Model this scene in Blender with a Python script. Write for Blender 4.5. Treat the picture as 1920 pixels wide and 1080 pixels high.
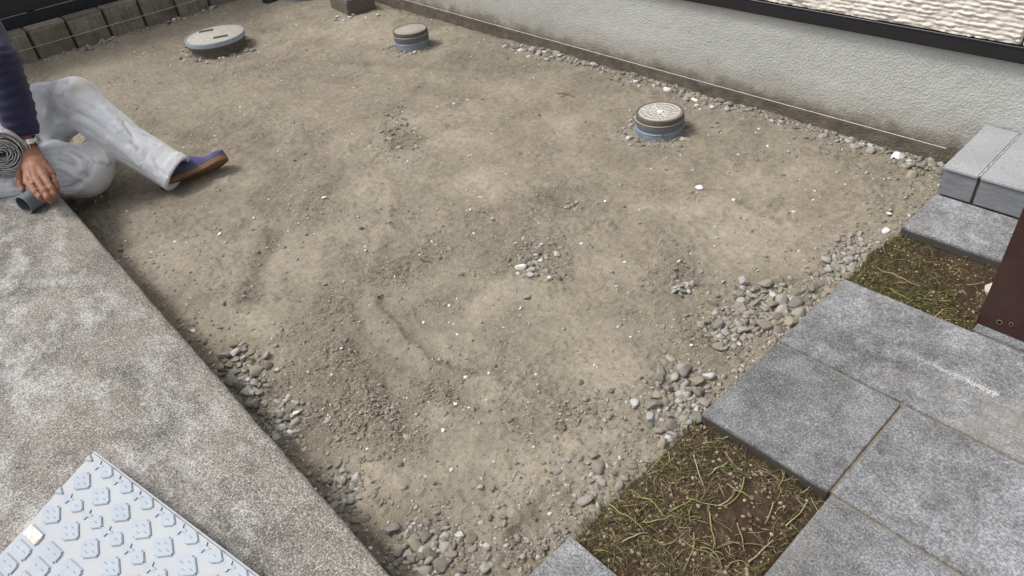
import bpy, bmesh, math, random
import numpy as np
from mathutils import Vector, Matrix
random.seed(7); RNG = np.random.default_rng(7)
for o in list(bpy.data.objects): bpy.data.objects.remove(o)
SC = bpy.context.scene; COL = SC.collection

# ------------------------------------------------------------------ camera, sky, sun, exposure
CAM_H = 1.22; FPX = 1330.0
EUL = [math.radians(a) for a in (51.70398, 5.32039, 47.24531)]
cam = bpy.data.cameras.new('camera'); camo = bpy.data.objects.new('camera', cam); COL.objects.link(camo)
camo.location = (0, 0, CAM_H); camo.rotation_euler = EUL
cam.sensor_fit = 'HORIZONTAL'; cam.sensor_width = 36.0; cam.lens = 36.0 * FPX / 1920.0
cam.clip_start = 0.02; cam.clip_end = 2000
SC.camera = camo
SUN_EL, SUN_AZ = 56.0, 226.0      # azimuth measured counter-clockwise from +X, where the light comes from
w = bpy.data.worlds.new('World'); SC.world = w; w.use_nodes = True
nt = w.node_tree; nt.nodes.clear()
sky = nt.nodes.new('ShaderNodeTexSky'); sky.sky_type = 'NISHITA'; sky.sun_disc = False
sky.sun_elevation = math.radians(SUN_EL); sky.sun_rotation = math.radians(90 - SUN_AZ)
sky.air_density = 1.0; sky.dust_density = 4.0; sky.ozone_density = 1.0
hs = nt.nodes.new('ShaderNodeHueSaturation'); hs.inputs['Saturation'].default_value = 0.30
bg = nt.nodes.new('ShaderNodeBackground'); bg.inputs['Strength'].default_value = 0.15
wo = nt.nodes.new('ShaderNodeOutputWorld')
nt.links.new(sky.outputs[0], hs.inputs['Color']); nt.links.new(hs.outputs[0], bg.inputs[0]); nt.links.new(bg.outputs[0], wo.inputs[0])
sl = bpy.data.lights.new('sun', 'SUN'); sl.energy = 1.5; sl.angle = math.radians(12); sl.color = (1, 0.96, 0.90)
so = bpy.data.objects.new('sun', sl); COL.objects.link(so); so.location = (-2, -1, 6)
_e, _a = math.radians(SUN_EL), math.radians(SUN_AZ)
so.rotation_euler = Vector((math.cos(_a)*math.cos(_e), math.sin(_a)*math.cos(_e), math.sin(_e))).to_track_quat('Z', 'Y').to_euler()
SC.view_settings.view_transform = 'Standard'; SC.view_settings.look = 'None'
SC.view_settings.gamma = 1; SC.view_settings.exposure = 0.53; SC.view_settings.use_curve_mapping = False
SC.render.engine = 'CYCLES'

# pixel (in 1920x1080 photo coordinates) -> point on a plane
def _rm(p):
    rx, ry, rz = p; c, s = np.cos, np.sin
    Rx = np.array([[1,0,0],[0,c(rx),-s(rx)],[0,s(rx),c(rx)]]); Ry = np.array([[c(ry),0,s(ry)],[0,1,0],[-s(ry),0,c(ry)]])
    Rz = np.array([[c(rz),-s(rz),0],[s(rz),c(rz),0],[0,0,1]]); return Rz @ Ry @ Rx
RM = _rm(EUL); CP = np.array([0, 0, CAM_H])
def ray(x, y): return RM @ np.array([(x-960)/FPX, -(y-540)/FPX, -1.0])
def gz(x, y, z): d = ray(x, y); return CP + d*(z-CAM_H)/d[2]
D0, SLAB, YC, YW, XB, XP = -0.045, 0.08, 0.217, 2.43, -4.91, -0.57

# ------------------------------------------------------------------ noise
_T = RNG.random((256, 256)).astype(np.float32); _T3 = RNG.random((64, 64, 64)).astype(np.float32)
def n2(x, y, sc=1.0, off=0):
    x = np.asarray(x)*sc + 17.3*off; y = np.asarray(y)*sc + 41.7*off
    i = np.floor(x).astype(int); j = np.floor(y).astype(int); u = x-i; v = y-j
    u = u*u*(3-2*u); v = v*v*(3-2*v); i0 = i & 255; i1 = (i+1) & 255; j0 = j & 255; j1 = (j+1) & 255
    return ((_T[i0,j0]*(1-u)+_T[i1,j0]*u)*(1-v) + (_T[i0,j1]*(1-u)+_T[i1,j1]*u)*v)*2-1
def fbm(x, y, sc, oc=4, g=0.5, off=0):
    r = 0; a = 1; t = 0
    for k in range(oc):
        ang = 0.6*k; xr = x*math.cos(ang)-y*math.sin(ang); yr = x*math.sin(ang)+y*math.cos(ang)
        r = r + a*n2(xr, yr, sc*2.03**k, off+k*3); t += a; a *= g
    return r/t
def n3(P, sc, off=0):
    P = np.asarray(P)*sc + off*7.77; I = np.floor(P).astype(int); F = P-I; F = F*F*(3-2*F); r = 0
    for a in (0,1):
        for b in (0,1):
            for c in (0,1):
                wgt = (F[:,0] if a else 1-F[:,0])*(F[:,1] if b else 1-F[:,1])*(F[:,2] if c else 1-F[:,2])
                r = r + wgt*_T3[(I[:,0]+a)&63, (I[:,1]+b)&63, (I[:,2]+c)&63]
    return r*2-1
def sstep(a, b, x): t = np.clip((x-a)/(b-a), 0, 1); return t*t*(3-2*t)

# ------------------------------------------------------------------ object helpers
def tag(o, label=None, cat=None, group=None, kind=None):
    if label: o['label'] = label
    if cat: o['category'] = cat
    if group: o['group'] = group
    if kind: o['kind'] = kind
    return o
def link(name, me, mat=None, parent=None, loc=None):
    if mat is not None and len(me.materials) == 0: me.materials.append(mat)
    o = bpy.data.objects.new(name, me); COL.objects.link(o)
    if parent is not None: o.parent = parent
    if loc is not None: o.location = loc
    return o
def empty(name, loc=(0,0,0), rz=0):
    o = bpy.data.objects.new(name, None); COL.objects.link(o); o.location = loc; o.rotation_euler[2] = rz
    o.empty_display_size = 0.05; return o
def mesh_np(name, V, F, smooth=True, col=None):
    V = np.asarray(V, np.float32); F = np.asarray(F, np.int32); me = bpy.data.meshes.new(name)
    k = F.shape[1]
    me.vertices.add(len(V)); me.vertices.foreach_set('co', V.ravel())
    me.loops.add(F.size); me.loops.foreach_set('vertex_index', F.ravel())
    me.polygons.add(len(F)); me.polygons.foreach_set('loop_start', np.arange(0, F.size, k, dtype=np.int32))
    me.polygons.foreach_set('loop_total', np.full(len(F), k, np.int32))
    me.polygons.foreach_set('use_smooth', np.full(len(F), smooth))
    me.update(calc_edges=True); me.validate()
    if col is not None:
        for nm, arr in col.items():
            arr = np.asarray(arr, np.float32)
            if arr.ndim == 1:
                at = me.attributes.new(nm, 'FLOAT', 'POINT'); at.data.foreach_set('value', arr)
            else:
                at = me.attributes.new(nm, 'FLOAT_COLOR', 'POINT')
                at.data.foreach_set('color', np.concatenate([arr, np.ones((len(arr),1))], 1).astype(np.float32).ravel())
    return me
def grid_faces(nx, ny):
    i, j = np.meshgrid(np.arange(nx-1), np.arange(ny-1), indexing='ij'); a = (i*ny+j).ravel()
    return np.stack([a, a+ny, a+ny+1, a+1], 1)
def box_me(name, x0, x1, y0, y1, z0, z1, bev=0.0, seg=2):
    bm = bmesh.new(); bmesh.ops.create_cube(bm, size=1)
    for v in bm.verts: v.co = Vector(((x0+x1)/2+v.co.x*(x1-x0), (y0+y1)/2+v.co.y*(y1-y0), (z0+z1)/2+v.co.z*(z1-z0)))
    if bev: bmesh.ops.bevel(bm, geom=bm.edges[:], offset=bev, segments=seg, affect='EDGES')
    me = bpy.data.meshes.new(name); bm.to_mesh(me); bm.free(); return me
def lathe_me(name, prof, n=64, cap=True):
    V = []; F = []
    for (r, z) in prof:
        for k in range(n): V.append((r*math.cos(2*math.pi*k/n), r*math.sin(2*math.pi*k/n), z))
    for i in range(len(prof)-1):
        for k in range(n): F.append((i*n+k, i*n+(k+1)%n, (i+1)*n+(k+1)%n, (i+1)*n+k))
    me = bpy.data.meshes.new(name)
    if cap: F.append(tuple((len(prof)-1)*n+k for k in range(n)))
    me.from_pydata(V, [], F); me.update()
    for p in me.polygons: p.use_smooth = True
    return me
def auto_smooth(o, ang=35):
    m = o.modifiers.new('edge', 'EDGE_SPLIT'); m.split_angle = math.radians(ang)
def tube_np(pts, rad, n=5, closed_ends=True):
    pts = np.asarray(pts, float); m = len(pts); rad = np.broadcast_to(np.asarray(rad, float), (m,))
    T = np.gradient(pts, axis=0); T /= np.linalg.norm(T, axis=1)[:,None]+1e-12
    up = np.array([0,0,1.0]) if abs(T[0,2]) < .9 else np.array([1.0,0,0])
    V = []; N = np.cross(T[0], up); N /= np.linalg.norm(N)
    for i in range(m):
        N = N-T[i]*(N@T[i]); N /= np.linalg.norm(N)+1e-12; B = np.cross(T[i], N)
        for k in range(n):
            a = 2*math.pi*k/n; V.append(pts[i]+rad[i]*(math.cos(a)*N+math.sin(a)*B))
    F = [(i*n+k, i*n+(k+1)%n, (i+1)*n+(k+1)%n, (i+1)*n+k) for i in range(m-1) for k in range(n)]
    return np.array(V), np.array(F)

# ------------------------------------------------------------------ materials
class NB:
    def __init__(s, name, rough=0.8, spec=0.3, perobj=False):
        s.m = bpy.data.materials.new(name); s.m.use_nodes = True; s.t = s.m.node_tree
        s.b = s.t.nodes['Principled BSDF']; s.b.inputs['Roughness'].default_value = rough
        s.b.inputs['Specular IOR Level'].default_value = spec
        s.tc = s.t.nodes.new('ShaderNodeTexCoord'); s.src = s.tc.outputs['Object']
        if perobj:      # alike pieces do not share one pattern
            r = s.t.nodes.new('ShaderNodeObjectInfo').outputs['Random']; v = s.t.nodes.new('ShaderNodeVectorMath'); v.operation = 'MULTIPLY_ADD'
            s.l(r, v.inputs[0]); v.inputs[1].default_value = (31, 57, 83); s.l(s.src, v.inputs[2]); s.src = v.outputs[0]
    def n(s, ty, **kw):
        nd = s.t.nodes.new(ty)
        for k, v in kw.items(): setattr(nd, k, v)
        return nd
    def l(s, a, b): s.t.links.new(a, b)
    def mapping(s, scale=(1,1,1), rot=(0,0,0), src='Object'):
        m = s.n('ShaderNodeMapping'); m.inputs['Scale'].default_value = scale; m.inputs['Rotation'].default_value = rot
        s.l(s.src, m.inputs[0]); return m.outputs[0]
    def noise(s, sc, det=4, rough=0.55, vec=None, dist=0):
        t = s.n('ShaderNodeTexNoise'); t.inputs['Scale'].default_value = sc; t.inputs['Detail'].default_value = det
        t.inputs['Roughness'].default_value = rough; t.inputs['Distortion'].default_value = dist
        s.l(vec if vec is not None else s.src, t.inputs['Vector']); return t.outputs['Fac']
    def voro(s, sc, vec=None, feat='F1', out='Distance'):
        t = s.n('ShaderNodeTexVoronoi', feature=feat); t.inputs['Scale'].default_value = sc
        s.l(vec if vec is not None else s.src, t.inputs['Vector']); return t.outputs[out]
    def ramp(s, fac, stops):
        r = s.n('ShaderNodeValToRGB'); e = r.color_ramp.elements
        while len(e) < len(stops): e.new(0.5)
        for q, (p, c) in zip(e, stops):
            q.position = p; q.color = (*c, 1) if hasattr(c, '__len__') else (c, c, c, 1)
        s.l(fac, r.inputs[0]); return r.outputs[0]
    def mix(s, fac, a, b, mode='MIX'):
        m = s.n('ShaderNodeMix', data_type='RGBA', blend_type=mode)
        for sock, v in ((m.inputs[0], fac), (m.inputs[6], a), (m.inputs[7], b)):
            if hasattr(v, 'is_linked'): s.l(v, sock)
            elif hasattr(v, '__len__'): sock.default_value = (*v, 1)
            else: sock.default_value = v
        return m.outputs[2]
    def math(s, op, a, b=0.0, c=0.0):
        m = s.n('ShaderNodeMath', operation=op)
        for sock, v in zip(m.inputs, (a, b, c)):
            if hasattr(v, 'is_linked'): s.l(v, sock)
            else: sock.default_value = v
        return m.outputs[0]
    def attr(s, nm, out='Fac'):
        a = s.n('ShaderNodeAttribute', attribute_name=nm); return a.outputs[out]
    def sep(s, out=2, src='Object'):
        x = s.n('ShaderNodeSeparateXYZ'); s.l(s.tc.outputs[src], x.inputs[0]); return x.outputs[out]
    def rnd(s): return s.n('ShaderNodeObjectInfo').outputs['Random']
    def color(s, c):
        if hasattr(c, 'is_linked'): s.l(c, s.b.inputs['Base Color'])
        else: s.b.inputs['Base Color'].default_value = (*c, 1)
        return s
    def rough(s, c): s.l(c, s.b.inputs['Roughness']); return s
    def bump(s, h, strength=0.3, dist=0.01):
        b = s.n('ShaderNodeBump'); b.inputs['Strength'].default_value = strength; b.inputs['Distance'].default_value = dist
        s.l(h, b.inputs['Height'])
        prev = s.b.inputs['Normal']
        if prev.is_linked: s.l(prev.links[0].from_socket, b.inputs['Normal'])
        s.l(b.outputs[0], prev); return s

def M_dirt():
    m = NB('dirt_soil', 0.95, 0.15)
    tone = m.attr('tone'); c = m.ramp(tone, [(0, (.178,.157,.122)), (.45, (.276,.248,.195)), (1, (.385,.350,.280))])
    f = m.noise(420, 3, .7); c = m.mix(.42, c, m.ramp(f, [(.34, (.42,.40,.38)), (.5, (.82,.81,.80)), (.66, (1.22,1.2,1.17))]), 'MULTIPLY')
    g = m.noise(55, 5, .65); c = m.mix(.5, c, m.ramp(g, [(.32, (.55,.54,.53)), (.5, (.97,.97,.97)), (.7, (1.32,1.31,1.3))]), 'MULTIPLY')
    g2 = m.noise(9, 4, .6); c = m.mix(.6, c, m.ramp(g2, [(.32, (.80,.78,.76)), (.68, (1.14,1.14,1.14))]), 'MULTIPLY')
    sp = m.noise(190, 2, .5); c = m.mix(m.ramp(sp, [(.70, 0), (.76, .55)]), c, (.46,.44,.40))
    m.color(c); m.bump(m.noise(300, 5, .75), .6, .004); m.bump(m.noise(100, 5, .75), .55, .008); return m.m
def M_clod():
    m = NB('dirt_crumb', 0.95, 0.15); c = m.attr('tint', 'Color')
    f = m.noise(240, 3, .7); m.color(m.mix(.6, c, m.ramp(f, [(.3, .6), (.7, 1.2)]), 'MULTIPLY'))
    m.bump(m.noise(260, 4, .7), .5, .004); return m.m
def M_stone():
    m = NB('field_stone', 0.85, 0.25, True)
    c = m.n('ShaderNodeObjectInfo').outputs['Color']
    f = m.noise(60, 5, .7); c = m.mix(.7, c, m.ramp(f, [(.3, .62), (.7, 1.25)]), 'MULTIPLY')
    dust = m.noise(22, 3, .6); c = m.mix(m.ramp(dust, [(.38, .05), (.60, .7)]), c, (.265,.238,.188))
    m.color(c); m.bump(m.noise(120, 5, .7), .45, .004); return m.m
def M_white():
    m = NB('pale_stone', 0.8, 0.3, True)
    c = m.ramp(m.rnd(), [(0, (.52,.52,.51)), (.5, (.44,.44,.43)), (1, (.38,.375,.355))])
    f = m.noise(70, 4, .7); c = m.mix(.8, c, m.ramp(f, [(.3, (.66,.62,.56)), (.6, (1,1,1))]), 'MULTIPLY')
    m.color(c); m.bump(m.noise(110, 5, .7), .4, .004); return m.m
def M_bright():
    m = NB('chalk_white_stone', 0.8, 0.3, True); f = m.noise(60, 4, .7); m.color(m.ramp(f, [(.3, (.52,.51,.48)), (.55, (.76,.76,.75))])); m.bump(m.noise(110, 5, .7), .4, .004); return m.m
def M_slab():
    m = NB('worn_concrete', 0.92, 0.2); R_ = math.radians
    big = m.noise(2.2, 4, .6); c = m.ramp(big, [(.30, (.130,.117,.102)), (.5, (.205,.189,.168)), (.68, (.295,.280,.256))])
    br = m.noise(3.1, 4, .6, m.mapping((1,1,1), (0,0,1.1))); c = m.mix(m.ramp(br, [(.48, 0), (.68, .6)]), c, (.200,.170,.140))
    dk = m.noise(6.2, 6, .7, m.mapping((1,1.7,1), (0,0,.3))); c = m.mix(m.ramp(dk, [(.47, 0), (.60, .78)]), c, (.100,.096,.088))
    lt = m.noise(4.8, 7, .75, m.mapping((1,2.0,1), (0,0,-1.0))); c = m.mix(m.ramp(lt, [(.49, 0), (.63, .75)]), c, (.42,.42,.41))
    yy = m.math('ADD', m.sep(1), m.math('MULTIPLY_ADD', m.noise(6, 4, .6), .16, -.08)); c = m.mix(m.ramp(yy, [(.07, 0), (.13, .26)]), c, (.215,.182,.150))
    b1 = m.noise(48, 5, .8, m.mapping((2.8, 1, 1), (0, 0, .12))); c = m.mix(.6, c, m.ramp(b1, [(.30, (.58,.57,.56)), (.5, (.96,.96,.96)), (.70, (1.45,1.45,1.44))]), 'MULTIPLY')
    g = m.noise(215, 3, .75, m.mapping((1.7, 1, 1), (0, 0, .12))); c = m.mix(.9, c, m.ramp(g, [(.34, (.30,.295,.29)), (.5, (.90,.90,.89)), (.66, (1.95,1.95,1.94))]), 'MULTIPLY')
    g3 = m.noise(260, 2, .6); c = m.mix(m.ramp(g3, [(.57, 0), (.64, .6)]), c, (.56,.55,.54))
    g4 = m.noise(230, 2, .6, m.mapping((1,1,1),(0,0,.7))); c = m.mix(m.ramp(g4, [(.58, 0), (.66, .65)]), c, (.06,.056,.05))
    sc = m.noise(15, 4, .8, m.mapping((7, 1, 1), (0, 0, .10))); c = m.mix(m.ramp(sc, [(.63, 0), (.70, .7)]), c, (.58,.57,.56))
    m.color(c); m.bump(g, .55, .004); m.bump(b1, .4, .004); return m.m
def M_paver():
    m = NB('granite_paver', 0.72, 0.35, True)
    r = m.rnd(); base = m.ramp(r, [(0, (.142,.143,.146)), (.5, (.180,.182,.186)), (1, (.205,.207,.212))])
    big = m.noise(5, 6, .68); c = m.mix(.9, base, m.ramp(big, [(.30, (.48,.47,.46)), (.5, (.92,.92,.92)), (.72, (1.42,1.44,1.48))]), 'MULTIPLY')
    b2 = m.noise(21, 5, .72); c = m.mix(.85, c, m.ramp(b2, [(.34, (.56,.56,.56)), (.62, (1.22,1.23,1.24))]), 'MULTIPLY')
    g = m.noise(210, 3, .7); c = m.mix(.9, c, m.ramp(g, [(.36, (.5,.5,.5)), (.5, (.95,.95,.95)), (.64, (1.6,1.61,1.62))]), 'MULTIPLY')
    s = m.noise(380, 2, .5); c = m.mix(m.ramp(s, [(.62, 0), (.70, .55)]), c, (.60,.61,.62))
    s2 = m.noise(300, 2, .5, m.mapping((1,1,1),(0,0,.8))); c = m.mix(m.ramp(s2, [(.62, 0), (.70, .6)]), c, (.07,.07,.075))
    d = m.noise(3.2, 3, .6, m.mapping((1,1,1),(0,0,2))); c = m.mix(m.ramp(d, [(.54, 0), (.74, .42)]), c, (.25,.228,.19))
    zz = m.sep(2); c = m.mix(m.ramp(m.math('MULTIPLY_ADD', zz, 40, 1.0), [(.60, .92), (.86, 0)]), c, (.045,.037,.028))   # soil stuck to the sides
    m.color(c); m.bump(g, .2, .002); return m.m
def M_tile():
    m = NB('porch_tile', 0.5, 0.45, True)
    c = m.ramp(m.noise(7, 5, .6), [(.3, (.265,.272,.285)), (.7, (.335,.342,.355))])
    g = m.noise(230, 2, .6); c = m.mix(.5, c, m.ramp(g, [(.35, .68), (.65, 1.3)]), 'MULTIPLY')
    k = m.noise(60, 2, .5); c = m.mix(m.ramp(k, [(.70, 0), (.74, .5)]), c, (.1,.1,.1))
    m.color(c); m.bump(m.noise(120, 3), .12, .002); return m.m
def M_riser():
    m = NB('porch_riser_tile', 0.6, 0.35)
    c = m.ramp(m.noise(26, 4, .65, m.mapping((1,1,5))), [(.3, (.125,.132,.142)), (.7, (.205,.212,.225))])
    m.color(c); m.bump(m.noise(90, 4, .7, m.mapping((1,1,6))), .25, .003); return m.m
def M_plain(name, col, rough=.6, spec=.4, var=.25, sc=30, bump=.0, metal=0):
    m = NB(name, rough, spec); f = m.noise(sc, 5, .65)
    m.color(m.mix(1.0, col, m.ramp(f, [(.3, 1-var), (.7, 1+var)]), 'MULTIPLY')); m.b.inputs['Metallic'].default_value = metal
    if bump: m.bump(m.noise(sc*3, 4, .7), bump, .004)
    return m.m
def M_dusty(name, col, dust=(.33,.30,.25), rough=.5, amt=.5, sc=18):
    m = NB(name, rough, .4); f = m.noise(sc, 5, .7); g = m.noise(sc*5, 3, .7)
    c = m.mix(m.ramp(f, [(.42, 0), (.75, amt)]), col, dust); c = m.mix(.4, c, m.ramp(g, [(.3, .7), (.7, 1.25)]), 'MULTIPLY')
    m.color(c); m.bump(g, .12, .002); return m.m
def M_found():
    m = NB('foundation_render', 0.55, 0.4)
    c = m.ramp(m.noise(3, 4), [(.3, (.385,.390,.370)), (.7, (.445,.450,.430))])
    # soil staining left along the foot of the wall: its own ragged outline, paler above
    z = m.sep(2); nz = m.noise(9, 5, .65); nf = m.noise(34, 4, .7)
    hh = m.math('ADD', z, m.math('MULTIPLY_ADD', nz, -.11, .055)); hh = m.math('ADD', hh, m.math('MULTIPLY_ADD', nf, -.05, .025))
    c = m.mix(m.ramp(m.math('MULTIPLY_ADD', hh, 4.0, .30), [(.40, .60), (.80, 0)]), c, (.245,.215,.165))
    c = m.mix(m.ramp(m.math('MULTIPLY_ADD', hh, 8.0, .45), [(.40, .88), (.80, 0)]), c, m.ramp(m.noise(18, 5, .7), [(.35, (.050,.038,.028)), (.65, (.135,.108,.078))]))
    c = m.mix(.35, c, m.ramp(m.noise(120, 4, .7), [(.3, .72), (.7, 1.15)]), 'MULTIPLY')
    dr = m.noise(26, 2, .5, m.mapping((1.4,1,.7))); c = m.mix(m.ramp(dr, [(.765, 0), (.79, .5)]), c, (.12,.11,.10))
    m.color(c); m.bump(m.ramp(m.noise(140, 2, .5, None, .4), [(.36, 0), (.68, 1)]), .5, .0034); m.bump(m.noise(190, 3, .6), .3, .003); return m.m
def M_siding():
    m = NB('cream_siding', 0.75, 0.3); c = m.ramp(m.noise(40, 5, .7, m.mapping((1,1,4))), [(.3, (.58,.535,.47)), (.7, (.68,.635,.57))])
    m.color(c); m.bump(m.noise(90, 4, .7, m.mapping((1,1,2.0))), .35, .006); return m.m
def M_block():
    m = NB('stained_block', 0.95, 0.15, True)
    c = m.ramp(m.noise(7, 5, .7), [(.3, (.125,.107,.085)), (.55, (.200,.180,.150)), (.75, (.275,.255,.225))])
    rib = m.noise(60, 3, .7, m.mapping((1, 1, .12))); c = m.mix(.85, c, m.ramp(rib, [(.3, .72), (.7, 1.3)]), 'MULTIPLY')
    rr = m.rnd(); c = m.mix(.7, c, m.ramp(rr, [(0, .75), (1, 1.2)]), 'MULTIPLY')
    m.color(c); m.bump(rib, .45, .004); m.bump(m.noise(120, 4, .7), .4, .004); return m.m
def M_soil():
    m = NB('planting_soil', 0.95, 0.12)
    c = m.ramp(m.noise(26, 6, .7), [(.3, (.032,.021,.013)), (.55, (.070,.047,.030)), (.75, (.135,.100,.068))])
    m.color(c); m.bump(m.noise(150, 5, .8), .9, .008); return m.m
def M_tint(name, rough=.7, trans=0.0):
    m = NB(name, rough, .3); c = m.attr('tint', 'Color'); f = m.noise(90, 3)
    m.color(m.mix(.4, c, m.ramp(f, [(.3, .7), (.7, 1.25)]), 'MULTIPLY')); return m.m
def M_trouser():
    m = NB('white_work_cloth', 0.9, 0.15)
    c = m.ramp(m.noise(9, 4), [(.3, (.60,.615,.64)), (.7, (.68,.69,.71))])
    d = m.noise(7, 5, .7, m.mapping((1,1,1),(.4,.2,.1))); dirt = m.ramp(d, [(.52, 0), (.80, .35)])
    c = m.mix(dirt, c, (.42,.375,.30)); k = m.attr('soil'); c = m.mix(m.math('MULTIPLY', k, .85), c, (.36,.315,.245))
    wv = m.noise(600, 2, .5); c = m.mix(.25, c, m.ramp(wv, [(.35, .8), (.65, 1.15)]), 'MULTIPLY')
    m.color(c); m.bump(m.noise(45, 5, .7), .16, .006); m.bump(wv, .2, .002); return m.m
def M_knit():
    m = NB('navy_knit', 0.92, 0.15); c = m.ramp(m.noise(14, 4), [(.3, (.020,.020,.045)), (.7, (.036,.036,.072))])
    m.color(c); m.bump(m.noise(300, 3, .7), .3, .003); m.b.inputs['Sheen Weight'].default_value = .15; return m.m
def M_skin():
    m = NB('tanned_skin', 0.55, 0.4); c = m.ramp(m.noise(36, 4, .6), [(.3, (.195,.085,.050)), (.7, (.285,.135,.085))])
    m.color(c); m.b.inputs['Subsurface Weight'].default_value = .05; m.b.inputs['Subsurface Radius'].default_value = (.01,.004,.002)
    v = m.voro(140, None, 'DISTANCE_TO_EDGE'); m.bump(v, .25, .002); return m.m
def M_foil():
    m = NB('crumpled_sheet', 0.5, .5); c = m.ramp(m.noise(60, 5, .7), [(.3, (.36,.355,.345)), (.7, (.70,.69,.67))])
    m.color(c); m.b.inputs['Metallic'].default_value = .3; m.bump(m.noise(90, 5, .7), .8, .006); return m.m
def M_plate():
    m = NB('grey_ramp_plastic', 0.55, 0.4)
    c = m.ramp(m.noise(10, 4), [(.3, (.285,.315,.355)), (.7, (.325,.355,.395))])
    d = m.noise(24, 6, .75); c = m.mix(m.ramp(d, [(.40, 0), (.62, .75)]), c, (.335,.337,.330))
    d2 = m.noise(70, 5, .8); c = m.mix(m.ramp(d2, [(.63, 0), (.72, .55)]), c, (.33,.31,.27))
    m.color(c); m.bump(d2, .15, .002); return m.m
def M_pad():
    m = NB('grey_ramp_pad', 0.5, 0.4, True); c = m.ramp(m.noise(14, 4), [(.3, (.245,.285,.335)), (.7, (.285,.325,.375))])
    d = m.noise(45, 5, .75); c = m.mix(m.ramp(d, [(.52, 0), (.70, .6)]), c, (.36,.365,.365)); m.color(c); m.bump(d, .1, .002); return m.m
def M_ground():
    m = NB('neighbour_ground', 0.95, .1); m.color(m.ramp(m.noise(2, 5), [(.3, (.035,.036,.036)), (.7, (.06,.06,.058))])); return m.m
def M_sandjoint(): return M_plain('joint_sand', (.20,.17,.13), .95, .1, .35, 60, .5)
def M_sticker():
    m = NB('warning_sticker', .5, .4); x = m.noise(70, 4, .8)
    c = m.mix(m.ramp(x, [(.55, 0), (.60, .8)]), (.55,.53,.50), (.50,.26,.12)); s = m.noise(110, 3, .7, m.mapping((1,1,1),(0,0,2)))
    m.color(m.mix(m.ramp(s, [(.60, 0), (.64, .8)]), c, (.2,.17,.15))); return m.m
MT = dict(dirt=M_dirt(), clod=M_clod(), stone=M_stone(), white=M_white(), bright=M_bright(), slab=M_slab(), paver=M_paver(), tile=M_tile(), riser=M_riser(),
    found=M_found(), siding=M_siding(), block=M_block(), soil=M_soil(), plant=M_tint('dry_plant'), trouser=M_trouser(), knit=M_knit(), skin=M_skin(),
    foil=M_foil(), plate=M_plate(), slit=M_plain('ramp_slit_shade', (.215,.245,.285), .6, .3), pad=M_pad(), ground=M_ground(), sand=M_sandjoint(), sticker=M_sticker(),
    flash=M_plain('black_flashing', (.012,.011,.014), .38, .5, .15, 20), string=M_plain('white_string', (.62,.62,.60), .8, .2, .1),
    blue=M_dusty('blue_grey_pvc', (.120,.148,.205), (.22,.215,.20), .55, .85), greyp=M_dusty('grey_pvc_collar', (.115,.122,.140), (.19,.18,.165), .55, .55),
    brownring=M_dusty('rusty_lid_rim', (.105,.090,.072), (.15,.10,.07), .7, .6), lidtan=M_dusty('dusty_lid', (.27,.25,.225), (.42,.39,.34), .8, .8),
    liddark=M_dusty('dusty_dark_lid', (.25,.24,.22), (.36,.34,.30), .8, .8), rib=M_plain('pale_lid_rib', (.60,.58,.54), .8, .2, .25, 60),
    lidpale=M_dusty('pale_manhole_lid', (.33,.31,.28), (.45,.43,.39), .8, .8, 40), bluegrey=M_dusty('pale_blue_rim', (.27,.32,.36), (.38,.38,.36), .5, .6),
    conc=M_dusty('dark_concrete', (.105,.092,.076), (.16,.145,.12), .9, .7), slot=M_plain('dark_recess', (.06,.055,.045), .9, .1, .3),
    box_top=M_dusty('dark_box_lid', (.15,.165,.185), (.25,.25,.25), .6, .6), black=M_plain('black_plastic', (.01,.01,.011), .5, .4),
    post=M_dusty('brown_post_metal', (.036,.0145,.0115), (.06,.036,.03), .38, .5, 9), hole=M_plain('painted_hole_shade', (.004,.004,.004), .9, .1), chip=M_plain('chipped_edge', (.42,.41,.40), .7, .3),
    fence=M_plain('dark_fence', (.022,.024,.027), .5, .4), wire=M_plain('fence_wire', (.030,.032,.036), .5, .4),
    pvc=M_dusty('grey_pvc_pipe', (.145,.162,.182), (.24,.24,.24), .4, .35), pvcin=M_dusty('grey_pvc_bore', (.10,.11,.122), (.15,.15,.15), .55, .4),
    purple=M_dusty('purple_canvas', (.062,.055,.165), (.20,.18,.25), .85, .75, 22), rand=M_plain('grey_rubber_rand', (.085,.095,.10), .7, .3, .2), sole=M_dusty('brown_rubber_sole', (.23,.115,.065), (.24,.185,.13), .8, .7),
    steel=M_plain('watch_steel', (.62,.61,.58), .22, .5, .1, 80, 0, 1.0), hair=M_plain('dark_hair', (.02,.018,.016), .7, .3, .3, 90, .6), leaf=M_plain('green_leaf', (.10,.19,.025), .6, .3, .3),
    lightrock=M_plain('buff_rock', (.56,.52,.42), .85, .25, .3, 30, .6), wood=M_plain('brown_twig', (.16,.10,.06), .9, .15, .35))

# ------------------------------------------------------------------ ground sheets
V = np.array([(-300,-300,-.16),(300,-300,-.16),(300,300,-.16),(-300,300,-.16)]); tag(link('ground', mesh_np('ground', V, [(0,1,2,3)]), MT['ground']), kind='structure')

def seg_field(X, Y, pts):
    """distance to a polyline, signed side, and parameter 0..1 along it"""
    best = np.full(X.shape, 9e9); side = np.zeros(X.shape); par = np.zeros(X.shape); n = len(pts)-1
    for i in range(n):
        a, b = pts[i], pts[i+1]; d = b-a; L = d@d
        t = np.clip(((X-a[0])*d[0]+(Y-a[1])*d[1])/L, 0, 1)
        ex = X-a[0]-t*d[0]; ey = Y-a[1]-t*d[1]; r = np.hypot(ex, ey)
        m = r < best; best = np.where(m, r, best); side = np.where(m, np.sign(d[0]*ey-d[1]*ex), side); par = np.where(m, (i+t)/n, par)
    return best, side, par
def P2(*px): return [gz(x, y, D0)[:2] for x, y in px]
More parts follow.
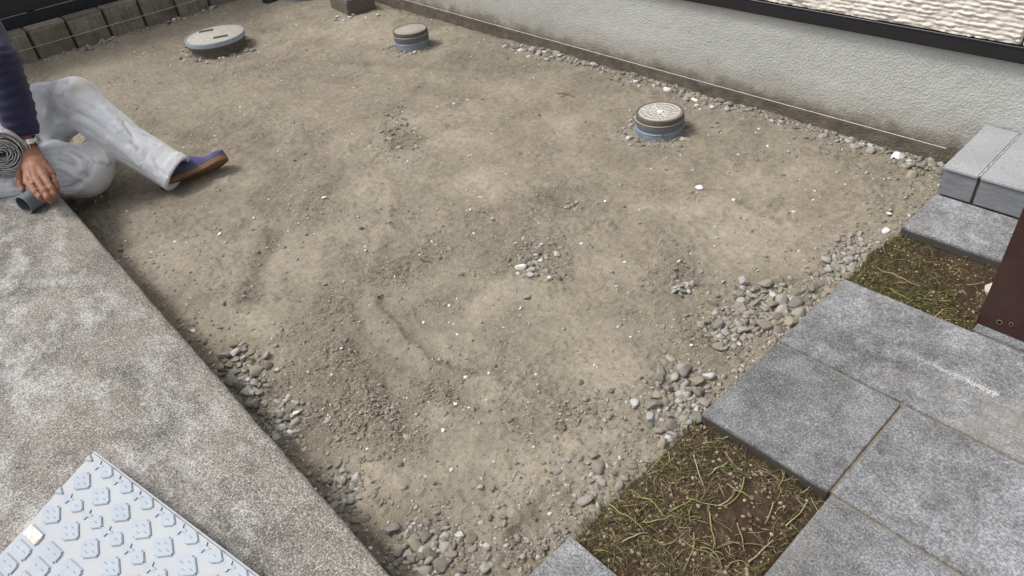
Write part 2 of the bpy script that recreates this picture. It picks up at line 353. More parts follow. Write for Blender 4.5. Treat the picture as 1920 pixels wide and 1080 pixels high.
# (points, kind, width m, height m)
STROKES = [
    (P2((688,545),(712,600),(760,650),(820,690),(890,722),(962,731)), 'ridge', .022, .013),
    (P2((725,345),(722,390),(706,450),(690,520)), 'step', .030, .012),
    (P2((528,420),(506,470),(488,520),(470,575)), 'trough', .035, .012),
    (P2((1150,400),(1195,440),(1232,485),(1262,530)), 'step', .04, .014),
    (P2((1262,530),(1320,530),(1372,522)), 'trough', .022, .008),
    (P2((895,325),(935,380),(952,430),(962,480)), 'step', .04, .009),
    (P2((940,1020),(965,985),(1000,960),(1030,925)), 'step', .025, .005),
    (P2((622,275),(630,325)), 'step', .03, .010),
    (P2((520,108),(660,112),(800,118),(900,126)), 'trough', .06, .014),
    (P2((775,160),(850,172),(930,176)), 'trough', .05, .012),
    (P2((1380,372),(1430,392),(1490,372)), 'trough', .03, .007),
    (P2((960,738),(985,790),(1015,835)), 'step', .03, .008),
    (P2((610,610),(660,640),(700,690),(760,760)), 'trough', .035, .009),
    (P2((1000,330),(1060,360),(1120,400)), 'step', .05, .008),
    (P2((240,235),(330,250),(420,258)), 'trough', .07, .010),
]
LIGHT = [(690,385,50,60),(1130,505,95,60),(560,490,50,40),(920,560,80,55),(860,650,70,30),(1400,450,110,55),(290,480,90,60),(180,130,70,18),(1250,395,90,35),(900,345,80,35),(1000,880,110,70),(690,905,60,45),(820,780,40,30),(900,735,60,25),(420,330,80,30),(1480,330,130,35),(640,60,120,20),(850,270,90,30),(1050,230,70,25),(770,230,60,20),(1130,700,80,50),(480,600,60,30)]
CRUMB = [(840,745,75,42,1),(690,785,80,50,.9),(760,840,60,45,.8),(560,620,60,35,.6),(735,515,70,35,1),(625,655,60,30,.9),(505,450,35,40,.7),(860,560,60,30,.5),(560,300,60,40,.4),(1110,240,50,25,.5),(960,590,35,60,.6),(745,230,50,60,.8),(500,120,80,20,.5),(1015,480,60,35,.6),(800,480,50,30,.5),(660,700,90,30,.5),(1160,290,70,20,.3),(1360,640,80,50,.7),(1250,730,60,60,.6),(560,800,90,60,.7),(790,1000,90,60,.8),(1070,930,70,40,.5),(520,375,60,40,.5),(900,690,60,40,.3),(940,110,90,20,.4),(1500,560,80,50,.6)]
def blob(X, Y, px, py, rx, ry):
    c = gz(px, py, D0); a = gz(px+rx, py, D0)-c; b = gz(px, py+ry, D0)-c
    det = a[0]*b[1]-a[1]*b[0]; u = ((X-c[0])*b[1]-(Y-c[1])*b[0])/det; v = ((Y-c[1])*a[0]-(X-c[0])*a[1])/det
    return np.exp(-(u*u+v*v)*1.3)
def dirt_fields(X, Y):
    X = np.asarray(X, float); Y = np.asarray(Y, float)
    wx = X+.016*fbm(X, Y, 9, 3, off=21); wy = Y+.016*fbm(X, Y, 9, 3, off=22)
    light = sum(blob(wx, wy, *b) for b in LIGHT); crumb = sum(b[4]*blob(wx, wy, *b[:4]) for b in CRUMB)
    crumb = np.clip(crumb + .55*sstep(.05, .5, fbm(X, Y, 5.5, 4, off=5)) - .4*light + .1, 0, 1.2)
    h = .011*fbm(X, Y, 1.6, 3, off=1) + .0075*fbm(X, Y, 6, 4, off=2)
    fine = fbm(X, Y, 38, 4, .6, off=3); med = fbm(X, Y, 16, 3, off=4)
    h = h + med*.0045 + fine*(.0022+.0052*crumb) + .0022*fbm(X, Y, 95, 2, off=9)*(.5+crumb)
    # torn, flaky crust: little overlapping plates with crisp lips
    pl = fbm(X, Y, 19, 3, .6, off=15); pl2 = fbm(X, Y, 43, 2, .6, off=16); msk = sstep(-.25, .35, fbm(X, Y, 4.5, 3, off=17))*(1-.75*np.minimum(light, 1))
    fr = (pl*3.2) % 1.0; h = h + msk*(.0055*sstep(0, .82, fr)*(1-sstep(.90, 1, fr))) ; fr2 = (pl2*2.4) % 1.0; h = h + (.35+.65*msk)*.0027*fr2*(1-sstep(.85, 1, fr2))
    # scuffs: short crescent scrapes drawn by ridged noise
    rg = 1-np.abs(fbm(X, Y*1.4, 11, 3, off=12)); h = h + .0055*sstep(.90, 1.0, rg)*sstep(-.1, .3, fbm(X, Y, 3, 2, off=13))
    shade = np.zeros_like(h)
    for pts, kind, wd, ht in STROKES:
        ht = ht*1.25
        x0, y0 = np.min(pts, 0)-.2; x1, y1 = np.max(pts, 0)+.2
        m = (wx > x0) & (wx < x1) & (wy > y0) & (wy < y1)
        if not m.any(): continue
        d, s, t = seg_field(wx[m], wy[m], pts); e = sstep(0, .12, t)*sstep(0, .12, 1-t); e = np.where((t <= 0) | (t >= 1), np.exp(-(d/wd)**2)*.3, e)
        if kind == 'ridge': add = ht*np.exp(-(d/wd)**2) - .6*ht*np.exp(-((d+s*0-wd*2.2)/wd)**2)*(s < 0)
        elif kind == 'trough': add = -ht*np.exp(-(d/wd)**2) + .35*ht*np.exp(-((d-wd*1.8)/wd)**2)
        else: add = ht*np.tanh(s*d/(wd*.35))*np.exp(-(d/(wd*2.4))**2)
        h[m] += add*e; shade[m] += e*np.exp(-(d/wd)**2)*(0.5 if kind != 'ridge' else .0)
    # sags at the slab edge, banks up a little against the house and the pits
    h = h - .030*np.exp(-np.clip(Y-YC, 0, 9)/.07) - .012*np.exp(-np.clip(YW-Y, 0, 9)/.08)
    for (cx, cy, r) in PITS: h = h - .004*np.exp(-(np.clip(np.hypot(X-cx, Y-cy)-r, 0, 9)/.05)**2)
    h = h - .05*sstep(-.58, -.53, X)
    h = h + .015*sstep(.35, .0, X-XB)
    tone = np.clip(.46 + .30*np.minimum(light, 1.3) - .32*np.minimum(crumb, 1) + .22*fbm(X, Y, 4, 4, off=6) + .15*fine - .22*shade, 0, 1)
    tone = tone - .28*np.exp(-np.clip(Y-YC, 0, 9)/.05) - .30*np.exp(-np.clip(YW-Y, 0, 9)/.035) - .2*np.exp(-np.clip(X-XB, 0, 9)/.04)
    return D0+h, np.clip(tone, 0, 1), np.clip(crumb, 0, 1)
PITS = [(-1.545, 2.044, .09), (-3.175, 2.06, .09), (-4.135, 1.400, .150)]
def dirt_z(x, y): return float(dirt_fields(np.array([x]), np.array([y]))[0][0])

def split_axis(a, b, da, db):
    out = [a]
    while out[-1] < b: t = (out[-1]-a)/(b-a); out.append(out[-1]+da+(db-da)*t)
    return np.array(out)
xs = split_axis(-5.0, -.42, .0105, .0045); ys = split_axis(.12, 2.52, .0048, .0078)
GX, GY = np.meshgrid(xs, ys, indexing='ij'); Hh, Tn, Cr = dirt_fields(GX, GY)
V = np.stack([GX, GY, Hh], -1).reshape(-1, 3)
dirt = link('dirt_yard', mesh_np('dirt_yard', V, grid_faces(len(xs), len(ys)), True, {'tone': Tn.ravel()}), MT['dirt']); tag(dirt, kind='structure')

# concrete slab: a long cast slab, its edge chipped and slightly rounded
xs = np.arange(-5.0, .6, .012); prof = [(-3.2, 0), (-1.2, 0), (-.6, 0), (-.3, 0), (-.15, 0), (-.08, 0), (-.04, 0), (-.018, 0), (-.008, -.0012), (-.003, -.004), (-.0005, -.009), (0, -.016), (.001, -.05), (.002, -.15)]
py = np.array([p[0] for p in prof]); pz = np.array([p[1] for p in prof])
X = np.repeat(xs[:,None], len(prof), 1); wob = (.0008*n2(xs, xs*0, 9) + .0010*n2(xs, xs*0+9, 45) - .004*sstep(.80, .98, n2(xs, xs*0+4, 22)))[:,None]
edge = sstep(-.03, -.002, py)[None,:]
Yv = YC+py[None,:]+wob*edge; Zv = SLAB+pz[None,:]+.4*wob*edge*(pz > -.03)[None,:] + 0*X
slab = link('concrete_slab', mesh_np('slab', np.stack([X, Yv, Zv], -1).reshape(-1,3), grid_faces(len(xs), len(prof))[:, ::-1]), MT['slab']); tag(slab, kind='structure')

# ------------------------------------------------------------------ paving (granite-look pavers on a bed)
bm = bmesh.new()
def bmbox(bm, x0, x1, y0, y1, z0, z1):
    r = bmesh.ops.create_cube(bm, size=1)['verts']
    for v in r: v.co = Vector(((x0+x1)/2+v.co.x*(x1-x0), (y0+y1)/2+v.co.y*(y1-y0), (z0+z1)/2+v.co.z*(z1-z0)))
for b in ((-.562, .9, .948, 1.572), (-.266, .9, .1, .946), (-.562, -.264, .05, .519), (-.255, .9, 1.574, 1.893), (-.562, .9, 1.902, 2.128)): bmbox(bm, *b, -.15, -.005)
me = bpy.data.meshes.new('paving_bed'); bm.to_mesh(me); bm.free()
paving = link('paving', me, MT['sand']); tag(paving, kind='structure')
def paver(x0, x1, y0, y1, z=0.0, tilt=0.0):
    g = .0022; cx, cy = (x0+x1)/2, (y0+y1)/2; hx, hy = (x1-x0)/2-g, (y1-y0)/2-g
    o = link('paver', box_me('paver', -hx, hx, -hy, hy, -.03, 0, .0016, 2), MT['paver'], paving, (cx, cy, z)); o.rotation_euler = (tilt, -tilt*.6, 0); return o
for a in ((-.570,.032,1.253,1.577,0,.000),(-.570,-.271,.940,1.250,0,.0015),(-.268,.335,.940,1.250,.0005,-.001),(-.268,.335,.625,.937,0,.001),(-.268,.335,.30,.622,0,0),(.035,.64,1.253,1.577,.0005,0),(.338,.64,.940,1.250,0,0),
          (-.570,-.272,.22,.526,.0,.0),(-.259,.035,1.580,1.893,.002,0),(.038,.64,1.580,1.893,0,0),(-.570,.032,1.896,2.127,0,0),(.035,.64,1.896,2.127,0,0)): paver(*a)

# chalky scrape on the long paver: thin dusty flecks
r = np.random.default_rng(3); a_, b_ = gz(1655,640,0), gz(1872,742,0); V, F = [], []
for i in range(1500):
    t_ = r.random()**.7; c_ = a_+(b_-a_)*t_; wd_ = .006+.004*t_; nrm = np.array([-(b_-a_)[1], (b_-a_)[0], 0]); nrm /= np.linalg.norm(nrm); c_ = c_+nrm*r.normal(0, .62)*wd_; q_ = r.uniform(.0004, .0013)*(.35+t_*.75)
    ang = r.uniform(0, 6.3); k0 = len(V); z_ = .0005+.0009*i/1500
    for j in range(3): V.append((c_[0]+q_*math.cos(ang+2.1*j), c_[1]+q_*math.sin(ang+2.1*j), z_))
    F.append((k0, k0+1, k0+2))
link('chalk_mark', mesh_np('chalk', V, F), MT['bright'], paving)['kind'] = 'stuff'

# planting pockets: two open squares of dark soil between the pavers
def soil_fields(X, Y): return -.027+.006*fbm(X, Y, 12, 3, off=31)+.0045*fbm(X, Y, 45, 3, .6, off=32) - .035*sstep(-.555, -.615, X+.012*fbm(X, Y, 14, 3, off=33))
def pocket(x0, x1, y0, y1):
    xs = np.arange(x0, x1, .005); ys = np.arange(y0, y1, .005); X, Y = np.meshgrid(xs, ys, indexing='ij'); Z = soil_fields(X, Y)
    return tag(link('planting_soil', mesh_np('soil', np.stack([X,Y,Z],-1).reshape(-1,3), grid_faces(len(xs), len(ys))), MT['soil']), kind='structure')
POCK = [(-.635, -.266, .520, .945), (-.635, -.255, 1.571, 1.900)]
for p in POCK: pocket(*p)

# ------------------------------------------------------------------ house: foundation, flashing, siding
house = tag(empty('house', (-2.5, YW, -.05)), 'house with grey stucco foundation, black flashing strip and cream ribbed siding', 'house')
def on(o, root):   # keep world placement under a root that only translates
    o.location = Vector(o.location)-root.location; return o
xs = np.arange(-5.0, .75, .011); zs = np.arange(-.12, .317, .011); X, Z = np.meshgrid(xs, zs, indexing='ij')
Yd = YW - .0016*fbm(X, Z, 30, 2, .5, off=41) - .003*fbm(X, Z, 2, 2, off=43)
fo = link('foundation', mesh_np('foundation', np.stack([X,Yd,Z],-1).reshape(-1,3), grid_faces(len(xs), len(zs))), MT['found'], house); on(fo, house)
fb = link('foundation_core', box_me('core', -5.0, .75, YW+.01, YW+.16, -.12, .335), MT['found'], house); on(fb, house)
fl = link('flashing', box_me('flashing', -5.0, .75, YW-.024, YW+.01, .317, .352, .003, 2), MT['flash'], house); on(fl, house)
fl2 = link('flashing_lip', box_me('lip', -5.0, .75, YW-.012, YW+.012, .352, .360, .001, 1), MT['flash'], house); on(fl2, house)
def siding(x0, x1, z0, z1, fine):
    st = .005 if fine else .02
    xs = np.append(np.arange(x0, x1, st), x1); zs = np.append(np.arange(z0, z1, .0028 if fine else .012), z1); X, Z = np.meshgrid(xs, zs, indexing='ij')
    zz = Z + .0016*fbm(X, Z, 10, 3, off=51) + .0040*fbm(X, Z*1.5, 55, 3, .65, off=52)
    row = np.floor(zz/.0132); ph = (zz/.0132)%1.0; rid = np.where(ph < .72, .35+.65*np.sin(np.pi*ph/.72)**.6, .0)
    Y = YW - .006 - .0060*rid*np.clip(.62+.75*n2(X*26+row*13.7, row*5.3, 1, 53)+.5*n2(X*70+row*7.1, row*3.3, 1, 55), .08, 1.5) - .0022*fbm(X, Z, 110, 2, off=54)
    rim = np.minimum(np.minimum(X-x0, x1-X), np.minimum(Z-z0, z1-Z)); Y = np.where(rim < .0008, YW+.004, Y)
    o = link('siding_panel', mesh_np('siding', np.stack([X,Y,Z],-1).reshape(-1,3), grid_faces(len(xs), len(zs))), MT['siding'], house); return on(o, house)
for k, (x0, x1) in enumerate(((-3.55, -.5565), (-.5525, .75), (-5.0, -3.554))):
    siding(x0, x1, .3615, .78, k < 2); siding(x0, x1, .783, 1.23, False); siding(x0, x1, 1.233, 1.68, False); siding(x0, x1, 1.683, 2.13, False); siding(x0, x1, 2.133, 2.58, False)
sb = link('wall_core', box_me('wall_core', -5.0, .75, YW+.005, YW+.15, .36, 2.6), MT['flash'], house); on(sb, house)

# level strings
def string(name, a, b, label):
    pts = np.linspace(a, b, 40); pts[:,2] -= .004*np.sin(np.linspace(0, math.pi, 40)); V, F = tube_np(pts, .0010, 6)
    return tag(link(name, mesh_np(name, V, F), MT['string']), label, 'string')
string('string_line', (-5.0, YW-.010, .024), (-.66, YW-.0105, .000), 'thin white level string stretched along the foot of the house foundation')
string('string_line', (XB+.016, -.2, .052), (XB+.016, 2.43, .052), 'thin white level string stretched across the concrete block wall')

# ------------------------------------------------------------------ porch step of grey tiles
step = tag(empty('porch_step', (-.20, 2.28, 0)), 'low porch step clad in smooth grey tiles against the foundation', 'step')
X0 = -.572; g = .0022
on(link('step_core', box_me('step_core', X0+.012, .70, 2.143, YW-.003, -.12, .078), MT['sand'], step), step)
for k, (a, b) in enumerate(((X0, -.4755), (-.4715, -.1735), (-.1695, .128), (.132, .43), (.434, .70))):
    def bent(me, f):
        for v in me.vertices: v.co = Vector(f(v.co))
        me.update(); return me
    # the tread rises gently towards the wall and wraps the front edge with a small lip
    t = link('tread_tile', box_me('tread', a, b, 2.124, YW-.004, .082, .095, .003, 3), MT['tile'], step); bent(t.data, lambda c: (c.x, c.y, c.z+(c.y-2.12)*.045)); on(t, step)
    r = link('riser_tile', box_me('riser', a+.003, b-.001, 2.130, 2.146, .001, .0815, .0015, 2), MT['riser'], step); on(r, step)
on(link('end_tile', box_me('end', X0+.002, X0+.014, 2.148, YW-.006, -.06, .0755, .0012, 1), MT['riser'], step), step)
for k, (x) in enumerate((-.4735, -.1715, .130)):
    V = []; 
    pts = np.array([(x+.0006*math.sin(i*2.1), 2.124+i*.0102, .0935+(i*.0102)*.045-.0012*random.random()) for i in range(29)])
    Vv, Ff = tube_np(pts, .0021+.0009*np.sin(np.arange(29)*1.7), 5); on(link('grout_line', mesh_np('grout', Vv, Ff), MT['chip'], step), step)

# ------------------------------------------------------------------ brown post
post = tag(empty('gate_post', (-.18, 1.655, 0)), 'dark brown metal post with bolt holes standing on the paving', 'post')
on(link('post_body', box_me('post', -.261, -.085, 1.607, 1.705, .0022, 1.45, .0025, 2), MT['post'], post), post)
on(link('post_cap', box_me('cap', -.264, -.082, 1.604, 1.708, 1.45, 1.462, .002, 2), MT['post'], post), post)
def gy(x, y, Y): d = ray(x, y); return CP+d*Y/d[1]
for (px, py, r) in ((1874, 604, .0055), (1896, 608, .0042), (1888, 630, .0034)):
    c = gy(px, py, 1.607)
    rim = lathe_me('rim', [(r*.75, .0008), (r, .0012), (r*1.18, .0006), (r*1.2, -.001)], 20, False); o = link('hole_rim', rim, MT['conc'], post, (c[0], 1.6068, c[2])); o.rotation_euler = (math.pi/2, 0, 0); on(o, post)
    ho = lathe_me('hole', [(r*.8, .0003), (r*.5, .0004)], 20, True); o = link('bolt_hole_disc', ho, MT['hole'], post, (c[0], 1.6068, c[2])); o.rotation_euler = (math.pi/2, 0, 0); on(o, post)  # flat disc on the face, its black painted for the shade inside a hole

# ------------------------------------------------------------------ block wall and the fence behind it
bw = tag(empty('block_wall', (XB-.05, 1.2, D0)), 'low wall of stained grey-brown ribbed concrete blocks', 'block wall')
on(link('wall_core', box_me('core', XB-.10, XB-.022, -1.0, 2.46, -.14, .131), MT['slot'], bw), bw)
y = .648-.2105*8; k = 0
while y < 2.40:
    g = .0045; random.seed(k); dz = random.uniform(-.0015, .0015); dx = random.uniform(-.0025, .0025)
    xs = [XB-.008]; ny, nz = 36, 10
    yy = np.linspace(y+g, y+.2105-g, ny); zz = np.concatenate([np.linspace(-.11, .128, 24), [.1315]]); Y, Z = np.meshgrid(yy, zz, indexing='ij')
    Xf = XB + dx + .0022*np.sin((Y-y)*2*math.pi/.0095) + .0022*fbm(Y, Z, 50, 3, off=60+k) + .003*fbm(Y, Z, 9, 2, off=61+k)
    rim = np.minimum(np.minimum(Y-yy[0], yy[-1]-Y), zz[-1]-Z); Xf = Xf-.024*(rim < .001) - .003*(rim < .006)
    V = np.stack([Xf, Y, Z+dz], -1).reshape(-1,3)
    on(link('block', mesh_np('block', V, grid_faces(ny, len(zz))), MT['block'], bw), bw)
    # upper face and back of the block, coping colour
    on(link('block_top', box_me('btop', XB-.105, XB-.003, y+g, y+.2105-g, .126, .139+dz, .003, 2), MT['block'], bw), bw)
    y += .2105; k += 1
fe = tag(empty('mesh_fence', (XB-.22, 1.0, -.16)), 'dark slatted screen fence with thin wire grid behind the block wall', 'fence')
for j in range(9): on(link('rail_board', box_me('board', XB-.235, XB-.215, -1.6, 3.2, -.12+j*.152, .028+j*.152, .003, 1), MT['fence'], fe), fe)
for j in range(13): on(link('post', box_me('fpost', XB-.27, XB-.235, -1.55+j*.38, -1.51+j*.38, -.16, 1.27, .003, 1), MT['fence'], fe), fe)
for j in range(3):
    V, F = tube_np([(XB-.19, -1.6, .02+j*.09), (XB-.19, 0, .02+j*.09), (XB-.19, 3.2, .02+j*.09)], .0022, 5); on(link('wire', mesh_np('wire', V, F), MT['wire'], fe), fe)
for j in range(34):
    V, F = tube_np([(XB-.1905, -1.5+j*.14, -.16), (XB-.1905, -1.5+j*.14, .1), (XB-.1905, -1.5+j*.14, .30)], .0016, 5); on(link('wire', mesh_np('wire', V, F), MT['wire'], fe), fe)

# ------------------------------------------------------------------ drain pits
def pit(name, cx, cy, ztop, label, style):
    root = tag(empty(name, (cx, cy, dirt_z(cx, cy))), label, 'drain cover', 'drain covers in the dirt yard'); b = root.location.z; h = ztop-b
    def part(nm, prof, mat, n=72, cap=True, par=root):
        o = link(nm, lathe_me(nm, prof, n, cap), MT[mat], par); auto_smooth(o, 40); return o
    if style != 'wide':
        R = .0905; R2 = R-.001
        part('collar', [(R, -.08), (R, h-.052), (R-.0015, h-.050), (R-.0015, h-.024), (R-.004, h-.022)], 'blue', cap=False)
        part('upper_collar', [(R+.0012, h-.044), (R+.0016, h-.0405), (R+.0016, h-.0225), (R-.002, h-.0215)], 'greyp', cap=False)
        part('seal_ring', [(R+.0010, h-.0225), (R+.0026, h-.0212), (R+.0010, h-.0200)], 'chip', cap=False)
        for zz in (h-.056, ): part('bead', [(R-.0005, zz-.002), (R+.0014, zz), (R-.0005, zz+.002)], 'bluegrey', cap=False)
        part('lid_rim', [(R-.0005, h-.021), (R+.0005, h-.006), (R-.0008, h-.0012), (R-.004, h), (R-.0075, h-.0002), (R-.009, h-.0035)], 'brownring' , cap=False)
        lid = part('lid', [(R-.009, h-.006), (R-.009, h-.0018), (R-.011, h-.0012)], 'liddark' if style == 'star' else 'lidtan')
        if style == 'star':
            def ribs(r0, r1, n, off, wd=.0016, z=h-.0005):
                for k in range(n):
                    a = 2*math.pi*(k+off)/n; o = link('lid_rib', box_me('rib', r0, r1, -wd/2, wd/2, -.0012, .0012, .0004, 1), MT['rib'], lid, (0, 0, z)); o.rotation_euler[2] = a
            ribs(.020, .036, 12, 0); ribs(.038, .054, 20, .3); ribs(.056, .074, 30, .1); ribs(.018, .074, 8, .5, .0020)
            for r in (.0185, .037, .055, .0745):
                t = lathe_me('ring', [(r-.0009, -.001), (r-.0009, .001), (r+.0009, .001), (r+.0009, -.001)], 60, False); link('lid_rib', t, MT['rib'], lid, (0,0,h-.0006))
            o = link('lid_boss', lathe_me('boss', [(.012, -.001), (.012, .0015), (.010, .002)], 24), MT['rib'], lid, (0,0,h-.001))
            # tab hanging from the collar
            o = link('collar_tab', box_me('tab', -.007, .007, 0, .004, -.026, 0, .001, 1), MT['blue'], root, (.062, -.066, h-.046)); o.rotation_euler = (0, .35, math.radians(-43)+0)
        else:
            for r in (.062, .071):
                t = lathe_me('ring', [(r-.001, -.001), (r-.001, .0008), (r+.001, .0008), (r+.001, -.001)], 60, False); link('lid_ring', t, MT['liddark'], lid, (0,0,h-.0010))
    else:
        R = .163
        part('base', [(R-.016, -.08), (R-.014, h-.040)], 'conc', cap=False)
        part('gasket', [(R-.016, h-.046), (R-.006, h-.043), (R-.004, h-.030), (R-.010, h-.026)], 'brownring', cap=False)
        part('rim', [(R-.010, h-.028), (R-.001, h-.025), (R, h-.004), (R-.002, h), (R-.008, h), (R-.010, h-.004)], 'bluegrey', cap=False)
        lid = part('lid', [(R-.011, h-.010), (R-.0115, h-.002), (R-.013, h-.001)], 'lidpale')
        for s in (-1, 1):
            p_ = gz(400+s*13.5, 63+s*5.5, ztop); o = link('handle_slot', box_me('slot', -.040, .040, -.019, .019, -.002, .0006, .001, 1), MT['slot'], lid, (p_[0]-cx, p_[1]-cy, h-.001)); o.rotation_euler[2] = 1.12
    return root
pit('drain_cover', -1.545, 2.044, .034, 'small round drain cover with sunburst ribbed lid on blue-grey collar', 'star')
pit('drain_cover', -3.175, 2.06, .047, 'small round drain cover with worn plain tan lid on blue-grey collar', 'plain')
pit('manhole_cover', -4.135, 1.400, .036, 'wide round manhole with pale lid, two handle slots and pale blue rim', 'wide')
pit('drain_cover', -4.60, 2.165, .045, 'blue-grey drain pipe cover beside the dark concrete box', 'plain')
bx = tag(empty('concrete_box', (-4.06, 2.255, D0), math.atan2(.034, -.261)+math.pi), 'dark square concrete box with grey lid standing in the dirt near the house', 'concrete box')
link('box_body', box_me('box', -.131, .131, -.092, .092, -.06, .075, .004, 2), MT['conc'], bx)
link('box_lid', box_me('boxlid', -.121, .121, -.083, .083, .0752, .092, .003, 2), MT['box_top'], bx)
o = tag(link('black_cap', lathe_me('cap', [(.050, -.06), (.052, .02), (.048, .030), (.040, .034)], 40), MT['black'], None, (-4.70, 2.02, D0)), 'short black pipe cap poking out of the dirt behind the manhole', 'pipe cap'); auto_smooth(o)

# ------------------------------------------------------------------ kerb ramp plate on the slab
A0 = gz(175, 842, .15); r1 = ray(490, 1080); r2 = ray(0, 1035)
e1 = CP + r1*(.15-CAM_H)/r1[2] - A0; e2 = CP + r2*(((A0-CP)@e1)/(r2@e1)) - A0
uu = e1/np.linalg.norm(e1); vv = e2/np.linalg.norm(e2); nn = np.cross(vv, uu); nn = nn if nn[2] > 0 else -nn
RPM = Matrix([[uu[0], -vv[0], nn[0], A0[0]], [uu[1], -vv[1], nn[1], A0[1]], [uu[2], -vv[2], nn[2], A0[2]], [0,0,0,1]])   # local x = along the high edge, local y = -v
RU, RV = .60, .31
ramp = empty('kerb_ramp'); ramp.matrix_world = RPM
tag(ramp, 'pale blue-grey plastic kerb ramp with raised diamond grip pads on the concrete slab', 'kerb ramp')
slope = -vv[2]   # fall per metre of v
V = []
bm = bmesh.new()
# wedge body: sloping deck plate plus skirts down to the slab on the high side and the ends
def wedge(u, v, drop): return Vector((u, -v, -drop))
nz_ = nn[2]
lo = (A0[2]-SLAB)/nz_
q = [bm.verts.new(wedge(u, v, 0)) for u, v in ((0,0),(RU,0),(RU,RV),(0,RV))]
inv = RPM.inverted()
def foot(u, v):
    p = RPM @ wedge(u, v, 0); return inv @ Vector((p.x, p.y, min(SLAB+.0005, p.z-.004)))
q2 = [bm.verts.new(foot(u, v)) for u, v in ((0,0),(RU,0),(RU,RV),(0,RV))]
bm.faces.new(q); bm.faces.new(q2[::-1])
for i in range(4): bm.faces.new((q[i], q2[i], q2[(i+1)%4], q[(i+1)%4]))
bmesh.ops.recalc_face_normals(bm, faces=bm.faces[:])
bmesh.ops.bevel(bm, geom=[e for e in bm.edges if all(v in q for v in e.verts)], offset=.006, segments=3, affect='EDGES')
me = bpy.data.meshes.new('ramp_body'); bm.to_mesh(me); bm.free(); link('deck', me, MT['plate'], ramp)
def pad_me(pts, h=.0045, bev=.0016, rnd=.0):
    bm = bmesh.new(); f = bm.faces.new([bm.verts.new((x, y, 0)) for x, y in pts])
    if f.normal.z < 0: f.normal_flip()
    if rnd: bmesh.ops.bevel(bm, geom=bm.verts[:], offset=rnd, segments=3, affect='VERTICES')
    ex = bmesh.ops.extrude_face_region(bm, geom=bm.faces[:]); top = [v for v in ex['geom'] if isinstance(v, bmesh.types.BMVert)]
    for v in top: v.co.z += h
    bmesh.ops.recalc_face_normals(bm, faces=bm.faces[:])
    if bev: bmesh.ops.bevel(bm, geom=[e for e in bm.edges if all(v in top for v in e.verts)], offset=bev, segments=2, affect='EDGES')
    me = bpy.data.meshes.new('pad'); bm.to_mesh(me); bm.free()
    return me
big_me = pad_me([(-.0325,0),(0,-.0210),(.0325,0),(0,.0210)], .0032, .0012, .0042)
sm_me = pad_me([(-.0230,0),(0,-.0150),(.0230,0),(0,.0150)], .0032, .0012, .0032)
plus_me = pad_me([(-.015,-.0022),(-.005,-.0032),(-.0028,-.0100),(.0028,-.0100),(.005,-.0032),(.015,-.0022),(.015,.0022),(.005,.0032),(.0028,.0100),(-.0028,.0100),(-.005,.0032),(-.015,.0022)], .0024, 0)
tri_me = pad_me([(-.009,-.008),(.013,0),(-.009,.008)], .0040, .0014, .002)
rec_me = pad_me([(-.026,-.0125),(.026,-.0125),(.026,.0125),(-.026,.0125)], .0032, .0014, .004)
slit_me = pad_me([(-.0045,-.0009),(.0045,-.0009),(.0045,.0009),(-.0045,.0009)], .0008, .0004)
def put(nm, me, u, v, z=0.0, rz=0, mat='pad', par=None):
    o = link(nm, me, MT[mat], par or ramp, (u, -v, z)); o.rotation_euler[2] = rz; return o
def slits(par, offs, rz=0.0):
    for (a, b) in offs:
        o = link('slit', slit_me, MT['slit'], par, (a, b, .0029)); o.rotation_euler[2] = rz  # raised bars, coloured darker for the shade of engraved slits
for k in range(8):
    u = .0403+.0695*k
    for v in (.0565, .132):
        if u < RU-.03: slits(put('grip_pad', big_me, u, v), ((-.0135,0),(.0135,0),(0,-.0075),(0,.0075)))
    for v in (.018, .094):
        if k < 7: slits(put('grip_pad', sm_me, .0771+.0695*k, v), ((0, 0),))
        put('grip_cross', plus_me, .0435+.0695*k, v, 0, .15)
    for j, v in enumerate((.1755, .2065, .2365, .2665)):
        if u < RU-.03: 
            p = put('grip_bar', rec_me, u+.002*(j % 2), v); slits(p, ((-.010, 0), (.011, .001)))
for v in (.018, .094): put('grip_pad', tri_me, .0135, v)
st = put('sticker', pad_me([(-.023,-.010),(.023,-.010),(.023,.010),(-.023,.010)], .0006, .0001), .0400, .1755, .0033, 0, 'sticker')

# ------------------------------------------------------------------ stones
def stone_mesh(seed, sub=2, ncut=9, flat=.75):
    r = np.random.default_rng(seed); bm = bmesh.new(); bmesh.ops.create_icosphere(bm, subdivisions=sub, radius=1)
    P = np.array([v.co for v in bm.verts]); 
    for _ in range(ncut):
        n = r.normal(size=3); n /= np.linalg.norm(n); d = r.uniform(.42, .85); s = P@n; P = P - np.outer(np.clip(s-d, 0, None)*.92, n)
    P *= np.array([1, r.uniform(.55, .95), flat*r.uniform(.55, .95)]); P += .035*np.stack([n3(P+10, 2.2, seed+i) for i in range(3)], 1)
    F = np.array([[v.index for v in f.verts] for f in bm.faces]); bm.free(); P /= np.abs(P).max(); return P, F
SP = [stone_mesh(100+i, 3) for i in range(14)]; SM = []; SMW = []; SMB = []
for i, (P, F) in enumerate(SP):
    SM.append(mesh_np('stone', P, F, True)); SM[-1].materials.append(MT['stone']); SMW.append(mesh_np('pale_stone', P, F, True)); SMW[-1].materials.append(MT['white']); SMB.append(mesh_np('white_stone', P, F, True)); SMB[-1].materials.append(MT['bright'])
for m_ in SM+SMW:
    pass
PLACED = []
def free(x, y, r, k=.82):
    for (a, b, c) in PLACED:
        if (a-x)**2+(b-y)**2 < (k*(r+c))**2: return False
    return True
SPEC = []
